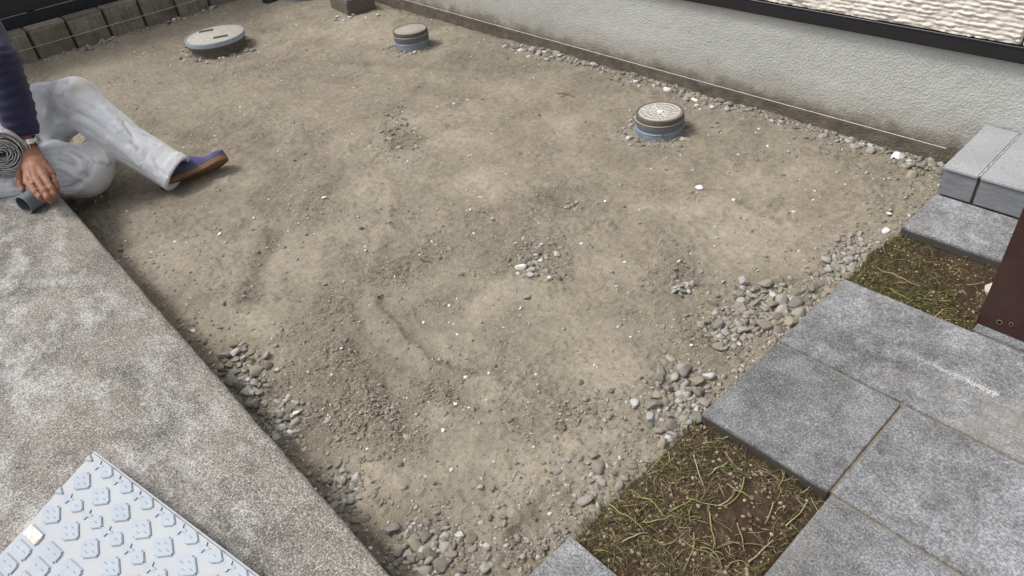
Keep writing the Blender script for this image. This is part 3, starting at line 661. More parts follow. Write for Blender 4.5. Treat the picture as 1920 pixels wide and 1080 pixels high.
def put_stone(x, y, r, label, group, white=False, sink=.45, must=False):
    z = dirt_z(x, y); d = math.sqrt(x*x+y*y+1.5); ti = random.randrange(len(SP))
    SPEC.append(dict(i=ti, loc=(x, y, z+r*(.54-sink)), s=r*random.uniform(.9, 1.1), f=random.uniform(.8, 1), rot=(random.gauss(0, .35), random.gauss(0, .35), random.uniform(0, 6.3)),
        label=label, group=group, white=white, size=9 if must else r/d)); PLACED.append((x, y, r))
TONES = [('grey', (.27,.262,.245)), ('tan', (.30,.255,.195)), ('brown-grey', (.215,.188,.152)), ('light grey', (.36,.35,.33)), ('dark grey', (.155,.150,.142))]
def finish_stones(limit=300):
    """the stones that show largest are things of their own; the smaller rest is one heap"""
    SPEC.sort(key=lambda q: -q['size']); Vs, Fs, Cs, off = [], [], [], 0
    for k, q in enumerate(SPEC):
        if k < limit:
            o = link('pale_stone' if q['white'] else 'stone', (SMB if q['size'] == 9 else SMW if q['white'] else SM)[q['i']], None, None, q['loc']); s = q['s']; o.scale = (s, s, s*q['f'])
            o.rotation_euler = q['rot']; lab, grp = q['label'], q['group']
            if not q['white']:
                tn = random.choice(TONES); jj = random.uniform(.85, 1.15); o.color = (*[v*jj*random.uniform(.985, 1.015) for v in tn[1]], 1); sz = 'large' if q['s'] > .0165 else 'small' if q['s'] < .0125 else 'middling'
                lab = f'{sz} {tn[0]} {lab}'; grp = f'{sz} {tn[0]} {grp}'
            tag(o, lab, 'stone', grp)
        else:
            Pt, Ft = T80[q['i'] % len(T80)]; Mx = Matrix.LocRotScale(Vector(q['loc']), Matrix.Rotation(q['rot'][2], 3, 'Z').to_quaternion(), Vector((q['s'],)*3)); Mx = np.array(Mx)
            Vs.append(Pt@Mx[:3,:3].T+Mx[:3,3]); Fs.append(Ft+off); off += len(Pt)
            Cs.append(np.repeat((np.array((.50,.49,.47)) if q['white'] else np.array(random.choice(GRAVC)))[None], len(Pt), 0))
    if Vs: tag(stuff('small_stones', np.concatenate(Vs), np.concatenate(Fs), np.concatenate(Cs), 'clod', True), 'smaller grey and pale stones along the yard edges', 'small stones')
def cluster(n, sampler, rr, label, group, pw=.1, sink=.40, tries=40):
    k = 0; n0 = n
    wl = label[1] if isinstance(label, tuple) else label; l = label[0] if isinstance(label, tuple) else label
    for _ in range(n*tries):
        if k >= n: break
        x, y = sampler(); r = random.uniform(*rr) if random.random() < .75 else rr[1]*random.uniform(.9, 1.25)
        if k > n0*.55 and random.random() < .6: r *= random.uniform(.45, .75)
        if not free(x, y, r, .70): continue
        wv = random.random() < pw; r = r*.8 if wv else r; put_stone(x, y, r, wl if wv else l, group+(' (pale)' if wv else ''), wv, sink); k += 1
def around(px, py, rx, ry):
    c = gz(px, py, D0); a = gz(px+rx, py, D0)-c; b = gz(px, py+ry, D0)-c
    def f():
        while True:
            u, v = random.gauss(0, .5), random.gauss(0, .5)
            x = c[0]+a[0]*u+b[0]*v; y = c[1]+a[1]*u+b[1]*v
            if YC+.005 < y < YW-.02 and x < XP-.008: return x, y
    return f
random.seed(11)
# named big pale pieces
def P(px, py): return gz(px, py, D0)[:2]
for (px, py, r, lab) in ((975,505,.020,'largest chalk-white lump lying in the middle of the bare soil'),(555,775,.014,'white angular stone beside the pebble heap at the slab edge'),(541,805,.011,'smaller white angular stone just beyond the pebble heap at the slab edge'),
        (1313,355,.016,'flat white flake on smooth soil between ribbed drain cover and planting square'),(610,373,.013,'lone white stone on soil across from the worker shoe'),(1683,296,.024,'bright white rock at the corner where foundation meets porch step'),
        (360,617,.009,'lone white chip lying on soil beside the slab edge'),(1250,170,.020,'white rock in stone row below the foundation behind the ribbed drain cover'),(1302,186,.018,'second white rock in the stone row right of the foundation stain'),
        (412,441,.010,'small white chip on soil between slab edge and worker shoe'),(1665,405,.012,'white flat chip on soil beside the grey landing paver'),(1660,436,.015,'white flat chip at the edge of the mossy planting square'),(1013,492,.011,'white stone next to the chalk-white lump on the soil')):
    x, y = P(px, py); put_stone(x, y, r, lab, None, True, .35, True)
cluster(46, around(455,705,38,42), (.013,.023), ('pebble in the heap against the concrete slab edge','pale pebble in the heap against the concrete slab edge'), 'pebbles heaped at the slab edge', .14, .25)
cluster(22, around(520,790,70,60), (.009,.016), ('pebble scattered along the slab edge below the heap','pale pebble scattered along the slab edge below the heap'), 'pebbles strewn along the slab edge', .1)
cluster(16, around(640,920,60,70), (.008,.015), ('pebble half sunk in the soil beside the slab edge','pale pebble half sunk in soil beside the slab edge'), 'half sunk pebbles by the slab', .2, .5)
cluster(34, around(800,1025,65,50), (.010,.017), ('rounded pebble in the patch between slab and square planting pocket','pale rounded pebble in the patch between slab and planting pocket'), 'pebble patch between slab and pocket', .1, .35)
cluster(46, around(1280,765,48,62), (.011,.022), ('cobble heaped at the paver corner by the weedy pocket','pale cobble heaped at the paver corner by the weedy pocket'), 'cobbles at the paver corner', .12, .25)
cluster(56, around(1450,575,85,45), (.010,.020), ('pebble spread along the long paver edge','pale pebble spread along the long paver edge'), 'pebbles along the long paver', .14, .3)
cluster(24, around(1365,620,48,30), (.009,.017), ('pebble in the small patch out from the paver edge','pale pebble in the small patch out from the paver edge'), 'pebble patch out from pavers', .12, .35)
cluster(22, around(1590,490,50,45), (.010,.018), ('pebble beside the mossy planting square','pale pebble beside the mossy planting square'), 'pebbles by the mossy square', .1, .35)
cluster(16, around(1125,905,60,45), (.010,.018), ('soil-covered lump at the edge of the weedy pocket','pale clod at the edge of the weedy pocket'), 'clods by the weedy pocket', 0, .5)
def wallrow():
    while True:
        x = random.uniform(-2.75, -.62); y = YW-.025-abs(random.gauss(0, .038))
        if n2(np.array([x]), np.array([0.]), 3.1)[0] > random.uniform(-.8, .3): return x, y
cluster(105, wallrow, (.010,.021), ('stone in the row along the foundation foot','pale stone in the row along the foundation foot'), 'stones along the foundation', .16, .35)
cluster(14, around(1715,300,36,22), (.012,.022), ('stone gathered beside the porch step corner','pale stone gathered beside the porch step corner'), 'stones by the porch step', .1, .3)
def blockrow(): return XB+.02+abs(random.gauss(0, .03)), random.uniform(.75, 1.75) if random.random() < .75 else random.uniform(.4, 2.2)
cluster(34, blockrow, (.010,.024), ('rubble stone along the foot of the block wall','pale rubble stone along the foot of the block wall'), 'rubble by the block wall', .25, .3)
for (cx, cy, r), nm, n in zip(PITS, ('ribbed drain cover', 'plain tan drain cover', 'wide manhole'), (14, 18, 30)):
    def s(cx=cx, cy=cy, r=r):
        a = random.uniform(0, 6.3); q = r+.018+abs(random.gauss(0, .03)); return cx+q*math.cos(a), cy+q*math.sin(a)
    cluster(n, s, (.008,.017), (f'stone on the soil around the {nm}', f'pale stone on the soil around the {nm}'), f'stones around the {nm}', .35, .35)
cluster(14, around(1280,540,24,14), (.010,.014), ('stone in the little group left of the long paver','pale stone in the little group left of the long paver'), 'little stone group on soil', .3, .35)
cluster(10, around(660,35,70,10), (.012,.02), ('stone at the foot of the dark concrete box','pale stone at the foot of the dark concrete box'), 'stones by the concrete box', .5, .3)
cluster(18, around(1000,490,50,40), (.007,.012), ('stone beside the chalk-white lump on the soil','small pale stone beside the chalk-white lump on the soil'), 'small stones by the white lump', .4, .4)
def loose(): 
    c = P(random.uniform(300, 1700), random.uniform(90, 1050))
    while not (YC+.05 < c[1] < YW-.1 and c[0] < XP-.05 and c[0] > -4.6): c = P(random.uniform(300, 1700), random.uniform(90, 1050))
    return c
cluster(34, loose, (.006,.010), ('loose stone lying alone on the open soil','small white chip lying alone on the open soil'), 'loose stones on the open soil', .55, .45)

# ---- uncounted gravel, clods and grit of the yard
def scatter(n, tmpl, zoff, size, pal, seed, accept, squash=.8, fall=1.25):
    r = np.random.default_rng(seed); X = []; tot = 0
    while tot < n:
        # even in the picture near the camera, thinner far off: sample by ground with falloff
        m = 200000; x = r.uniform(-4.85, -.585, m); y = r.uniform(YC+.004, YW-.012, m); d2 = x*x+y*y+1.5
        p = accept(x, y, r)*np.minimum(1, 3.2/d2)**fall; k = r.random(m) < p; x, y = x[k], y[k]; X.append(np.stack([x, y], 1)); tot += len(x)
    xy = np.concatenate(X)[:n]; z = dirt_fields(xy[:,0], xy[:,1])[0]
    s = size[0]*(size[1]/size[0])**(r.random(n)**2.2); a = r.uniform(0, 6.283, n); b = r.normal(0, .6, n)
    ti = r.integers(0, len(tmpl), n); Vs, Fs, Cs, off = [], [], [], 0; pal = np.array(pal)
    col = pal[r.integers(0, len(pal), n)]*r.uniform(.8, 1.2, (n,1))
    for t, (Pt, Ft) in enumerate(tmpl):
        I = np.where(ti == t)[0]; k = len(I); Q = np.repeat(Pt[None], k, 0)*s[I][:,None,None]; Q[:,:,2] *= squash
        cb, sb_ = np.cos(b[I])[:,None], np.sin(b[I])[:,None]; y1 = Q[:,:,1]*cb-Q[:,:,2]*sb_; z1 = Q[:,:,1]*sb_+Q[:,:,2]*cb
        ca, sa = np.cos(a[I])[:,None], np.sin(a[I])[:,None]; x2 = Q[:,:,0]*ca-y1*sa; y2 = Q[:,:,0]*sa+y1*ca
        Vs.append(np.stack([x2+xy[I,0][:,None], y2+xy[I,1][:,None], z1+(z[I]+s[I]*zoff)[:,None]], -1).reshape(-1,3))
        Fs.append((Ft[None]+(off+np.arange(k)*len(Pt))[:,None,None]).reshape(-1,3)); off += k*len(Pt); Cs.append(np.repeat(col[I], len(Pt), 0))
    return np.concatenate(Vs), np.concatenate(Fs), np.concatenate(Cs)
T20 = [stone_mesh(300+i, 1, 6) for i in range(8)]
T80 = [stone_mesh(400+i, 2, 8) for i in range(8)]
OCT = np.array([(1,0,0),(0,.9,.1),(-.9,.1,0),(.1,-1,0),(0,.1,.8),(0,0,-.8)]); OF = np.array([(0,1,4),(1,2,4),(2,3,4),(3,0,4),(1,0,5),(2,1,5),(3,2,5),(0,3,5)])
SOILC = [(.33,.293,.226),(.30,.266,.204),(.36,.323,.252),(.27,.238,.182)]
GRAVC = [(.27,.25,.21),(.31,.295,.262),(.23,.212,.18),(.37,.36,.335),(.27,.245,.196),(.26,.235,.19),(.19,.178,.158)]
def acc_crumb(x, y, r): c = dirt_fields(x, y)[2]; return np.clip(.045+c*c*1.0, 0, 1)
def acc_edge(x, y, r):
    e = np.exp(-(y-YC)/.10)*.5 + np.exp(-(YW-y)/.07) + np.exp(-(XP-x)/.09)*.9 + np.exp(-(x-XB)/.10)*.8
    for (cx, cy, q) in PITS: e = e+.9*np.exp(-np.clip(np.hypot(x-cx, y-cy)-q, 0, 9)/.05)
    return np.clip(.012+e*.9+.16*dirt_fields(x, y)[2]**2, 0, 1)
def stuff(nm, V, F, C, mat, smooth=False, par=None): return tag(link(nm, mesh_np(nm, V, F, smooth, {'tint': C}), MT[mat], par), kind='stuff')
tag(stuff('grit', *scatter(110000, [(OCT, OF)], .1, (.0010, .0026), SOILC, 1, acc_crumb), 'clod'), 'fine crumbly grit strewn over the dug soil', 'grit')
tag(stuff('soil_clods', *scatter(13000, [(p, f) for p, f in T20], .02, (.0019, .0050), SOILC, 2, acc_crumb), 'clod', True), 'small crumbled soil clods lying over the dug yard', 'soil clods')
tag(stuff('gravel', *scatter(5200, T20, .05, (.0032, .0105), GRAVC, 3, acc_edge), 'clod', True), 'small grey gravel mixed into the soil along the yard edges', 'gravel')
HEAPS = [(455,705,42,50),(520,790,50,40),(640,920,40,60),(800,1025,70,55),(1280,765,50,70),(1450,575,100,45),(1365,620,55,36),(1590,490,55,50),(1715,300,45,22),(1280,540,26,14)]
def acc_heap(x, y, r):
    e = sum(blob(x, y, *b) for b in HEAPS)+.42*blob(x, y, 1005,490,60,45)+.38*blob(x, y, 745,235,40,70)+.35*blob(x, y, 1060,385,40,20)+.9*np.exp(-(YW-.03-y)**2/.0022)*(x > -2.8)+.8*np.exp(-(x-XB)/.05)*(y > .6)*(y < 1.9)+.35*np.exp(-(XP-x)/.03)
    for (cx, cy, q) in PITS: e = e+.8*np.exp(-np.clip(np.hypot(x-cx, y-cy)-q, 0, 9)/.03)
    return np.clip(e*e, 0, 1)
tag(stuff('heap_gravel', *scatter(3800, T80, .15, (.0050, .0135), GRAVC, 6, acc_heap, .8, .6), 'clod', True), 'rough mixed gravel filling the heaps along slab, pavers and foundation', 'gravel')
tag(stuff('white_chips', *scatter(1300, T20, .25, (.0018, .0080), [(.74,.73,.70),(.60,.58,.54)], 4, lambda x, y, r: .25+.4*dirt_fields(x, y)[2], .5, .35), 'clod', True), 'tiny white chips sprinkled across the soil', 'chips')
finish_stones()

# ------------------------------------------------------------------ planting squares: moss, dry grass, cut runners
def soil_z(x, y): return float(soil_fields(np.array([x]), np.array([y]))[0])
def blades(n, box, ln, wd, pal, seed, flat=.5, dens=None):
    r = np.random.default_rng(seed); V, F, C = [], [], []; x0, x1, y0, y1 = box; pal = np.array(pal)
    for i in range(n):
        while True:
            x, y = r.uniform(x0, x1), r.uniform(y0, y1)
            if dens is None or r.random() < dens(x, y): break
        L = r.uniform(*ln); a = r.uniform(0, 6.283); el = abs(r.normal(0, flat)); bend = r.normal(0, .9); p = np.array([x, y, soil_z(x, y)-.001]); w_ = r.uniform(*wd); pts = [p]
        for s in range(4):
            d = np.array([math.cos(a)*math.cos(el), math.sin(a)*math.cos(el), math.sin(el)]); p = p+d*L/4; p[2] = max(p[2], soil_z(p[0], p[1])+.0008) if (x0 < p[0] < x1 and y0 < p[1] < y1) else max(p[2], -.02); pts.append(p.copy()); a += bend/4; el -= .12
        v, f = tube_np(pts, w_*np.array([1,1,.9,.7,.3]), 3); F.append(f+sum(len(q) for q in V) if False else f); V.append(v); C.append(np.repeat((pal[r.integers(len(pal))]*r.uniform(.7, 1.3))[None], len(v), 0))
    off = np.cumsum([0]+[len(v) for v in V[:-1]]); return np.concatenate(V), np.concatenate([f+o for f, o in zip(F, off)]), np.concatenate(C)
TAN = [(.26,.22,.12),(.20,.165,.085),(.33,.29,.17),(.15,.12,.065),(.19,.20,.07)]; MOSS = [(.075,.085,.022),(.11,.11,.035),(.055,.05,.02),(.13,.105,.045)]; GRN = [(.10,.16,.03),(.15,.20,.05),(.07,.12,.02)]
B1 = (-.578, -.278, .532, .932); B2 = (-.574, -.268, 1.585, 1.888)
bare = lambda x, y: float(np.clip(1.05-1.1*math.exp(-((x+.39)/.07)**2-((y-.80)/.09)**2)+.5*fbm(np.array([x]), np.array([y]), 10, 3, off=75)[0], .04, 1))
mdens = lambda x, y: float(np.clip(.5+1.6*fbm(np.array([x]), np.array([y]), 9, 3, off=71)[0], .05, 1))
rim2 = lambda x, y: float(np.clip(.15+1.2*math.exp(-(y-1.583)/.05)+.9*math.exp(-(x+.57)/.05)*.7+.5*fbm(np.array([x]), np.array([y]), 11, 3, off=72)[0], .03, 1))
tag(stuff('moss', *blades(2600, B1, (.006,.016), (.0005,.0011), MOSS, 81, .7, lambda x, y: mdens(x, y)*bare(x, y)), 'plant'), 'olive moss and fine dead grass in the weedy planting square beside the corner paver', 'moss')
tag(stuff('moss', *blades(3600, B2, (.006,.015), (.0005,.0011), MOSS, 82, .7, rim2), 'plant'), 'olive moss cover in the planting square beside the brown post', 'moss')
tag(stuff('dead_matting', *blades(1500, B1, (.008,.035), (.0003,.0006), [(.20,.165,.10),(.14,.11,.065),(.10,.075,.045),(.26,.225,.14)], 87, .3, bare), 'plant'), 'fine matted dead fibres over the weedy planting square', 'matting')
tag(stuff('dry_grass', *blades(260, B1, (.02,.06), (.0005,.0010), TAN, 83, .25, bare), 'plant'), 'thin straw-coloured grass litter in the weedy planting square', 'dry grass')
tag(stuff('dry_grass', *blades(150, B2, (.02,.06), (.0005,.0011), TAN, 84, .25, rim2), 'plant'), 'thin straw-coloured grass litter beside the brown post', 'dry grass')
def soil_scatter(box, n, sz, pal, seed):
    r = np.random.default_rng(seed); V, F, C, off = [], [], [], 0
    for i in range(n):
        x, y = r.uniform(box[0], box[1]), r.uniform(box[2], box[3]); s = r.uniform(*sz); Pt, Ft = T20[i % 8]; a = r.uniform(0, 6.3); R = np.array([[math.cos(a),-math.sin(a),0],[math.sin(a),math.cos(a),0],[0,0,1]])
        V.append(Pt@R.T*s+np.array([x, y, soil_z(x, y)+s*.2])); F.append(Ft+off); off += len(Pt); C.append(np.repeat((np.array(pal[r.integers(len(pal))])*r.uniform(.8, 1.2))[None], len(Pt), 0))
    return np.concatenate(V), np.concatenate(F), np.concatenate(C)
RED = [(.26,.18,.13),(.20,.13,.09),(.30,.24,.19),(.10,.07,.045),(.08,.055,.035)]
tag(stuff('soil_pebbles', *soil_scatter(B1, 520, (.0018,.0065), RED, 91), 'clod', True), 'reddish crumbs and pebbles in the weedy planting square', 'soil crumbs')
tag(stuff('soil_pebbles', *soil_scatter(B2, 360, (.0016,.005), RED, 92), 'clod', True), 'reddish crumbs and pebbles in the planting square beside the post', 'soil crumbs')
# single runner stems, traced as they lie: pixel paths on the soil
RUN = [((1252,842),(1256,870),(1246,878)),((1234,845),(1236,868),(1248,880)),((1300,855),(1306,885),(1320,918)),((1395,895),(1392,920),(1375,945),(1345,955),(1310,945),(1284,938)),((1360,910),(1385,925),(1415,943)),((1450,945),(1442,970),(1432,990)),
       ((1137,938),(1155,960),(1180,975),(1200,990),(1210,1005)),((1165,1022),(1190,1010),(1215,1002)),((1340,1035),(1365,1025),(1400,1022),(1430,1028),(1455,1032)),((1330,960),(1332,990),(1340,1020),(1335,1040)),((1300,1000),(1302,1030),(1290,1055),(1280,1078)),
       ((1380,985),(1390,1010),(1395,1040)),((1250,965),(1280,950),(1300,940)),((1235,900),(1255,915),(1262,940)),((1440,860),(1462,875),(1470,900),(1458,918)),((1350,805),(1375,820),(1398,836)),((1270,1010),(1300,1035),(1335,1045),(1345,1060)),((1400,1060),(1425,1040),(1450,1015)),
       ((1195,935),(1225,945),(1245,975)),((1310,1030),(1340,1038),(1355,1075)),((1240,1030),(1265,1020),(1285,1000)),((1200,985),(1235,980),(1262,970)),((1470,990),(1500,965),(1515,940)),((1260,1060),(1275,1040),(1300,1030)),((1365,870),(1340,885),(1325,900))]
RUN2 = [((1628,470),(1615,490),(1610,515)),((1612,442),(1628,460),(1634,472)),((1665,545),(1685,558),(1712,570)),((1640,505),(1680,520),(1730,545))]
def runner(px, i, where, zb):
    pts = np.array([gz(x, y, zb) for x, y in px]); n = len(pts); t = np.linspace(0, n-1, 6*n); P_ = np.stack([np.interp(t, np.arange(n), pts[:,k]) for k in range(3)], 1)
    ker = np.ones(7)/7; 
    for k in range(2): P_[:,k] = np.convolve(np.pad(P_[:,k], 3, 'edge'), ker, 'valid')
    P_[:,2] = [soil_z(a, b)+.0025+.004*abs(math.sin(j*.35+i)) for j, (a, b) in enumerate(P_[:,:2])]
    rad = .0015*(.75+.5*((i*37)%10)/10)*np.linspace(1.1, .6, len(P_)); V, F = tube_np(P_, rad, 6)
    c = np.array(TAN[i % 5])*.95 if i % 3 else np.array((.23,.235,.085)); me = mesh_np('runner', V, F, True, {'tint': np.repeat(c[None], len(V), 0)})
    ln = sum(math.hypot(b[0]-a[0], b[1]-a[1]) for a, b in zip(pts[:-1], pts[1:])); w1 = 'long' if ln > .11 else 'short' if ln < .065 else 'mid-length'; w2 = ['straw', 'brownish', 'pale straw', 'dark brown', 'olive'][i % 5] if i % 3 else 'green'
    return tag(link('dry_runner', me, MT['plant']), f'{w1} {w2} {where[0]}', 'stem', f'{w1} {w2} {where[1]}')
for i, px in enumerate(RUN): runner(px, i, ('cut runner stem lying on the weedy planting square', 'runner stems in the weedy square'), -.03)
for i, px in enumerate(RUN2): runner(px, i+2, ('thin stem lying on the mossy square by the post', 'stems in the mossy square'), -.03)
# small living tufts
def tuft(px, py, n, ln, label, seed, pal=GRN):
    c = gz(px, py, -.03); r = np.random.default_rng(seed); V, F, C, off = [], [], [], 0
    for i in range(n):
        a = r.uniform(0, 6.3); L = r.uniform(*ln); el = r.uniform(.3, 1.1); p = np.array([c[0]+r.normal(0,.006), c[1]+r.normal(0,.006), -.036]); pts = []
        for s in range(5): pts.append(p.copy()); p = p+np.array([math.cos(a)*math.cos(el), math.sin(a)*math.cos(el), math.sin(el)])*L/4; el -= .25
        v, f = tube_np(pts, np.array([.0010,.0014,.0013,.0009,.0002]), 4); V.append(v); F.append(f+off); off += len(v); C.append(np.repeat((np.array(pal[i%3])*r.uniform(.8,1.3))[None], len(v), 0))
    return tag(link('grass_tuft', mesh_np('tuft', np.concatenate(V), np.concatenate(F), True, {'tint': np.concatenate(C)}), MT['plant']), label, 'grass tuft')
tuft(1712,555,16,(.02,.04),'small fresh green grass tuft in the mossy square beside the long paver',1)
tuft(1200,1035,22,(.015,.035),'leafy green weed sprig at the lower side of the weedy square',2)
tuft(1452,862,12,(.02,.04),'green weed sprig against the corner paver edge',3)
tuft(1500,1000,10,(.012,.03),'small green sprig along the right rim of the weedy square',4)
tuft(1325,1060,10,(.012,.03),'small green sprig in the middle of the runner stems',5)
# buff rock behind the post and twigs on the yard
rk = stone_mesh(777, 3, 10, 1.0); c = gz(1846, 570, -.03); me = mesh_np('rock', rk[0], rk[1]); o = tag(link('buff_rock', me, MT['lightrock'], None, (c[0], c[1]+.03, -.012)), 'pale buff rock tucked against the brown post', 'rock'); o.scale = (.026,.022,.036)
def twig(px, lab, r=.0022):
    pts = np.array([gz(x, y, D0) for x, y in px]); 
    for p in pts: p[2] = dirt_z(p[0], p[1])+.004
    V, F = tube_np(pts, np.linspace(r, r*.5, len(pts)), 5); tag(link('twig', mesh_np('twig', V, F), MT['wood']), lab, 'twig')
twig(((1046,181),(1060,180),(1078,187)), 'longer brown twig lying on soil near the foundation stones')
twig(((1052,188),(1062,182),(1076,173)), 'shorter brown twig crossing another near the foundation stones', .0016)
twig(((788,490),(798,494),(810,497)), 'short dark twig lying in the middle of the soil', .0028)
twig(((712,566),(716,561),(720,557)), 'tan wood splinter lying beside the drag ridge', .003)
# small plant behind the block wall
r = np.random.default_rng(5); V, F, C, off = [], [], [], 0
for i in range(60):
    a = r.uniform(0, 6.3); L = r.uniform(.05, .11); el = r.uniform(.2, 1.2); p = np.array([XB-.145+r.normal(0,.008), .62+r.normal(0,.025), .02]); pts = []
    for s in range(4): pts.append(p.copy()); p = p+np.array([.35*math.cos(a)*math.cos(el), math.sin(a)*math.cos(el), math.sin(el)])*L/3; el -= .2
    v, f = tube_np(pts, np.array([.002,.006,.005,.001]), 3); V.append(v); F.append(f+off); off += len(v); C.append(np.repeat((np.array((.10,.20,.03))*r.uniform(.7,1.3))[None], len(v), 0))
wp = tag(empty('leafy_plant', (XB-.145, .62, -.16)), 'small bright green plant between the block wall and dark fence', 'plant')
on(link('foliage', mesh_np('foliage', np.concatenate(V), np.concatenate(F), True, {'tint': np.concatenate(C)}), MT['plant'], wp), wp)
Vs, Fs = tube_np([(XB-.145, .62, -.16), (XB-.144, .622, -.06), (XB-.145, .62, .04)], .004, 6); on(link('stem', mesh_np('stem', Vs, Fs), MT['wood'], wp), wp)

# ------------------------------------------------------------------ the worker
def surface_nets(f, org, h):
    nx, ny, nz = f.shape; ins = f < 0
    c = np.zeros((nx-1, ny-1, nz-1), np.int8)
    for a in (0,1):
        for b in (0,1):
            for d in (0,1): c += ins[a:nx-1+a, b:ny-1+b, d:nz-1+d]
    act = (c > 0) & (c < 8); idx = -np.ones(act.shape, np.int64); I = np.argwhere(act); idx[act] = np.arange(len(I))
    P = np.zeros((len(I), 3)); W = np.zeros(len(I))
    cor = [(a,b,d) for a in (0,1) for b in (0,1) for d in (0,1)]
    for i in range(8):
        for j in range(i+1, 8):
            if sum(abs(p-q) for p, q in zip(cor[i], cor[j])) != 1: continue
            A = I+cor[i]; B = I+cor[j]; fa = f[A[:,0],A[:,1],A[:,2]]; fb = f[B[:,0],B[:,1],B[:,2]]; m = (fa < 0) != (fb < 0)
            t = np.where(m, fa/(fa-fb+1e-20), 0)[:,None]; P += np.where(m[:,None], A+t*(B-A), 0); W += m
    P = org+P/W[:,None]*h; Q = []
    for ax in range(3):
        s0 = [slice(None)]*3; s1 = [slice(None)]*3; s0[ax] = slice(0,-1); s1[ax] = slice(1,None)
        e = ins[tuple(s0)] != ins[tuple(s1)]; E = np.argwhere(e); o1, o2 = [(1,2),(2,0),(0,1)][ax]
        k = (E[:,o1] > 0) & (E[:,o2] > 0) & (E[:,o1] < f.shape[o1]-1) & (E[:,o2] < f.shape[o2]-1); E = E[k]
        sg = ins[E[:,0],E[:,1],E[:,2]]
        def cell(d1, d2): T = E.copy(); T[:,o1] -= d1; T[:,o2] -= d2; return idx[T[:,0],T[:,1],T[:,2]]
        q = np.stack([cell(1,1), cell(0,1), cell(0,0), cell(1,0)], 1); q = np.where(sg[:,None], q, q[:, ::-1]); Q.append(q)
    return P, np.concatenate(Q)
class Sdf:
    def __init__(s, lo, hi, h):
        s.lo = np.array(lo, float); s.h = h; n = np.ceil((np.array(hi)-s.lo)/h).astype(int)+1
        s.f = np.full(n, .2, np.float32); s.n = n
    def sub(s, lo, hi):
        a = np.clip(np.floor((np.array(lo)-s.lo)/s.h).astype(int), 0, s.n-1); b = np.clip(np.ceil((np.array(hi)-s.lo)/s.h).astype(int)+1, 1, s.n)
        ax = [s.lo[i]+s.h*np.arange(a[i], b[i]) for i in range(3)]; X = np.stack(np.meshgrid(*ax, indexing='ij'), -1).astype(np.float32)
        return tuple(slice(a[i], b[i]) for i in range(3)), X
    def limb(s, pts, rad, k=.02, cut=None, squash=None):
        """chain of tapered capsules, smoothly joined to what is there; cut = (point, normal) trims it flat"""
        pts = [np.array(p, float) for p in pts]; m = max(rad)*1.15+k*2+3*s.h
        sl, X = s.sub(np.min(pts, 0)-m, np.max(pts, 0)+m); d = np.full(X.shape[:3], 9., np.float32)
        for i in range(len(pts)-1):
            a, b = pts[i], pts[i+1]; v = b-a; t = np.clip(((X-a)@v)/(v@v), 0, 1); e = X-a-t[...,None]*v
            if squash is not None:
                q = np.array(squash[0], float); q /= np.linalg.norm(q); e = e+np.outer((e@q).ravel(), q).reshape(e.shape)*(squash[1]-1)
            di = np.linalg.norm(e, axis=-1)-(rad[i]+(rad[i+1]-rad[i])*t)
            hh = np.clip(.5+.5*(d-di)/.012, 0, 1); d = d*(1-hh)+di*hh-.012*hh*(1-hh) if i else di
        if cut is not None:
            for (p, n) in (cut if isinstance(cut, list) else [cut]):
                n = np.array(n, float); n /= np.linalg.norm(n); d = np.maximum(d, (X-np.array(p))@n)
        F = s.f[sl]; hh = np.clip(.5+.5*(F-d)/k, 0, 1); s.f[sl] = F*(1-hh)+d*hh-k*hh*(1-hh); return s
    def carve(s, c, r, k=.01):
        m = max(r)+k*2; c = np.array(c); sl, X = s.sub(c-m, c+m); d = (np.linalg.norm((X-c)/np.array(r), axis=-1)-1)*min(r); s.f[sl] = np.maximum(s.f[sl], -d); return s
    def mesh(s, name, disp=None, col=None):
        P, Q = surface_nets(s.f, s.lo, s.h); 
        for _ in range(2):    # light relaxing
            S = np.zeros_like(P); n = np.zeros(len(P))
            for a, b in ((0,1),(1,2),(2,3),(3,0)):
                np.add.at(S, Q[:,a], P[Q[:,b]]); np.add.at(S, Q[:,b], P[Q[:,a]]); np.add.at(n, Q[:,a], 1); np.add.at(n, Q[:,b], 1)
            P = P*.6+.4*S/np.maximum(n,1)[:,None]
        N = np.zeros_like(P); fn = np.cross(P[Q[:,2]]-P[Q[:,0]], P[Q[:,3]]-P[Q[:,1]])
        for a in range(4): np.add.at(N, Q[:,a], fn)
        N /= np.linalg.norm(N, axis=1)[:,None]+1e-12
        if disp is not None: P = P+N*disp(P, N)[:,None]
        return mesh_np(name, P, Q, True, col(P, N) if col else None)
def dpoly(P, pts):
    best = np.full(len(P), 9.)
    for a, b in zip(pts[:-1], pts[1:]):
        v = b-a; t = np.clip((P-a)@v/(v@v), 0, 1); best = np.minimum(best, np.linalg.norm(P-a-t[:,None]*v, axis=1))
    return best
def hit(P, N, px, py):
    """the body point that lies on a pixel's ray and faces the camera"""
    d = ray(px, py); d = d/np.linalg.norm(d); w_ = P-CP; t = w_@d; r = np.linalg.norm(w_-t[:,None]*d, axis=1)
    c = np.where((N@d < .2), r+np.maximum(0, t-t[r < .03].min() if (r < .03).any() else 0)*.06, 9); return P[np.argmin(c)]
W = lambda *a: np.array(a, float)
HIP_L, HIP_R, KNEE_L, ANK_L = W(-3.29,.26,.20), W(-3.25,.05,.185), W(-2.985,.438,.285), W(-2.725,.576,.055)
KNEE_R, ANK_R = W(-2.875,.335,.075), W(-3.03,-.02,.135)
PEL = W(-3.36,.13,.22); CHEST = W(-3.36,.12,.56); NECK = W(-3.27,.13,.74)
SH_L, SH_R = W(-3.27,.285,.655), W(-3.24,-.06,.66); EL_L, WR_L = W(-2.965,.268,.50), W(-2.882,.214,.215)
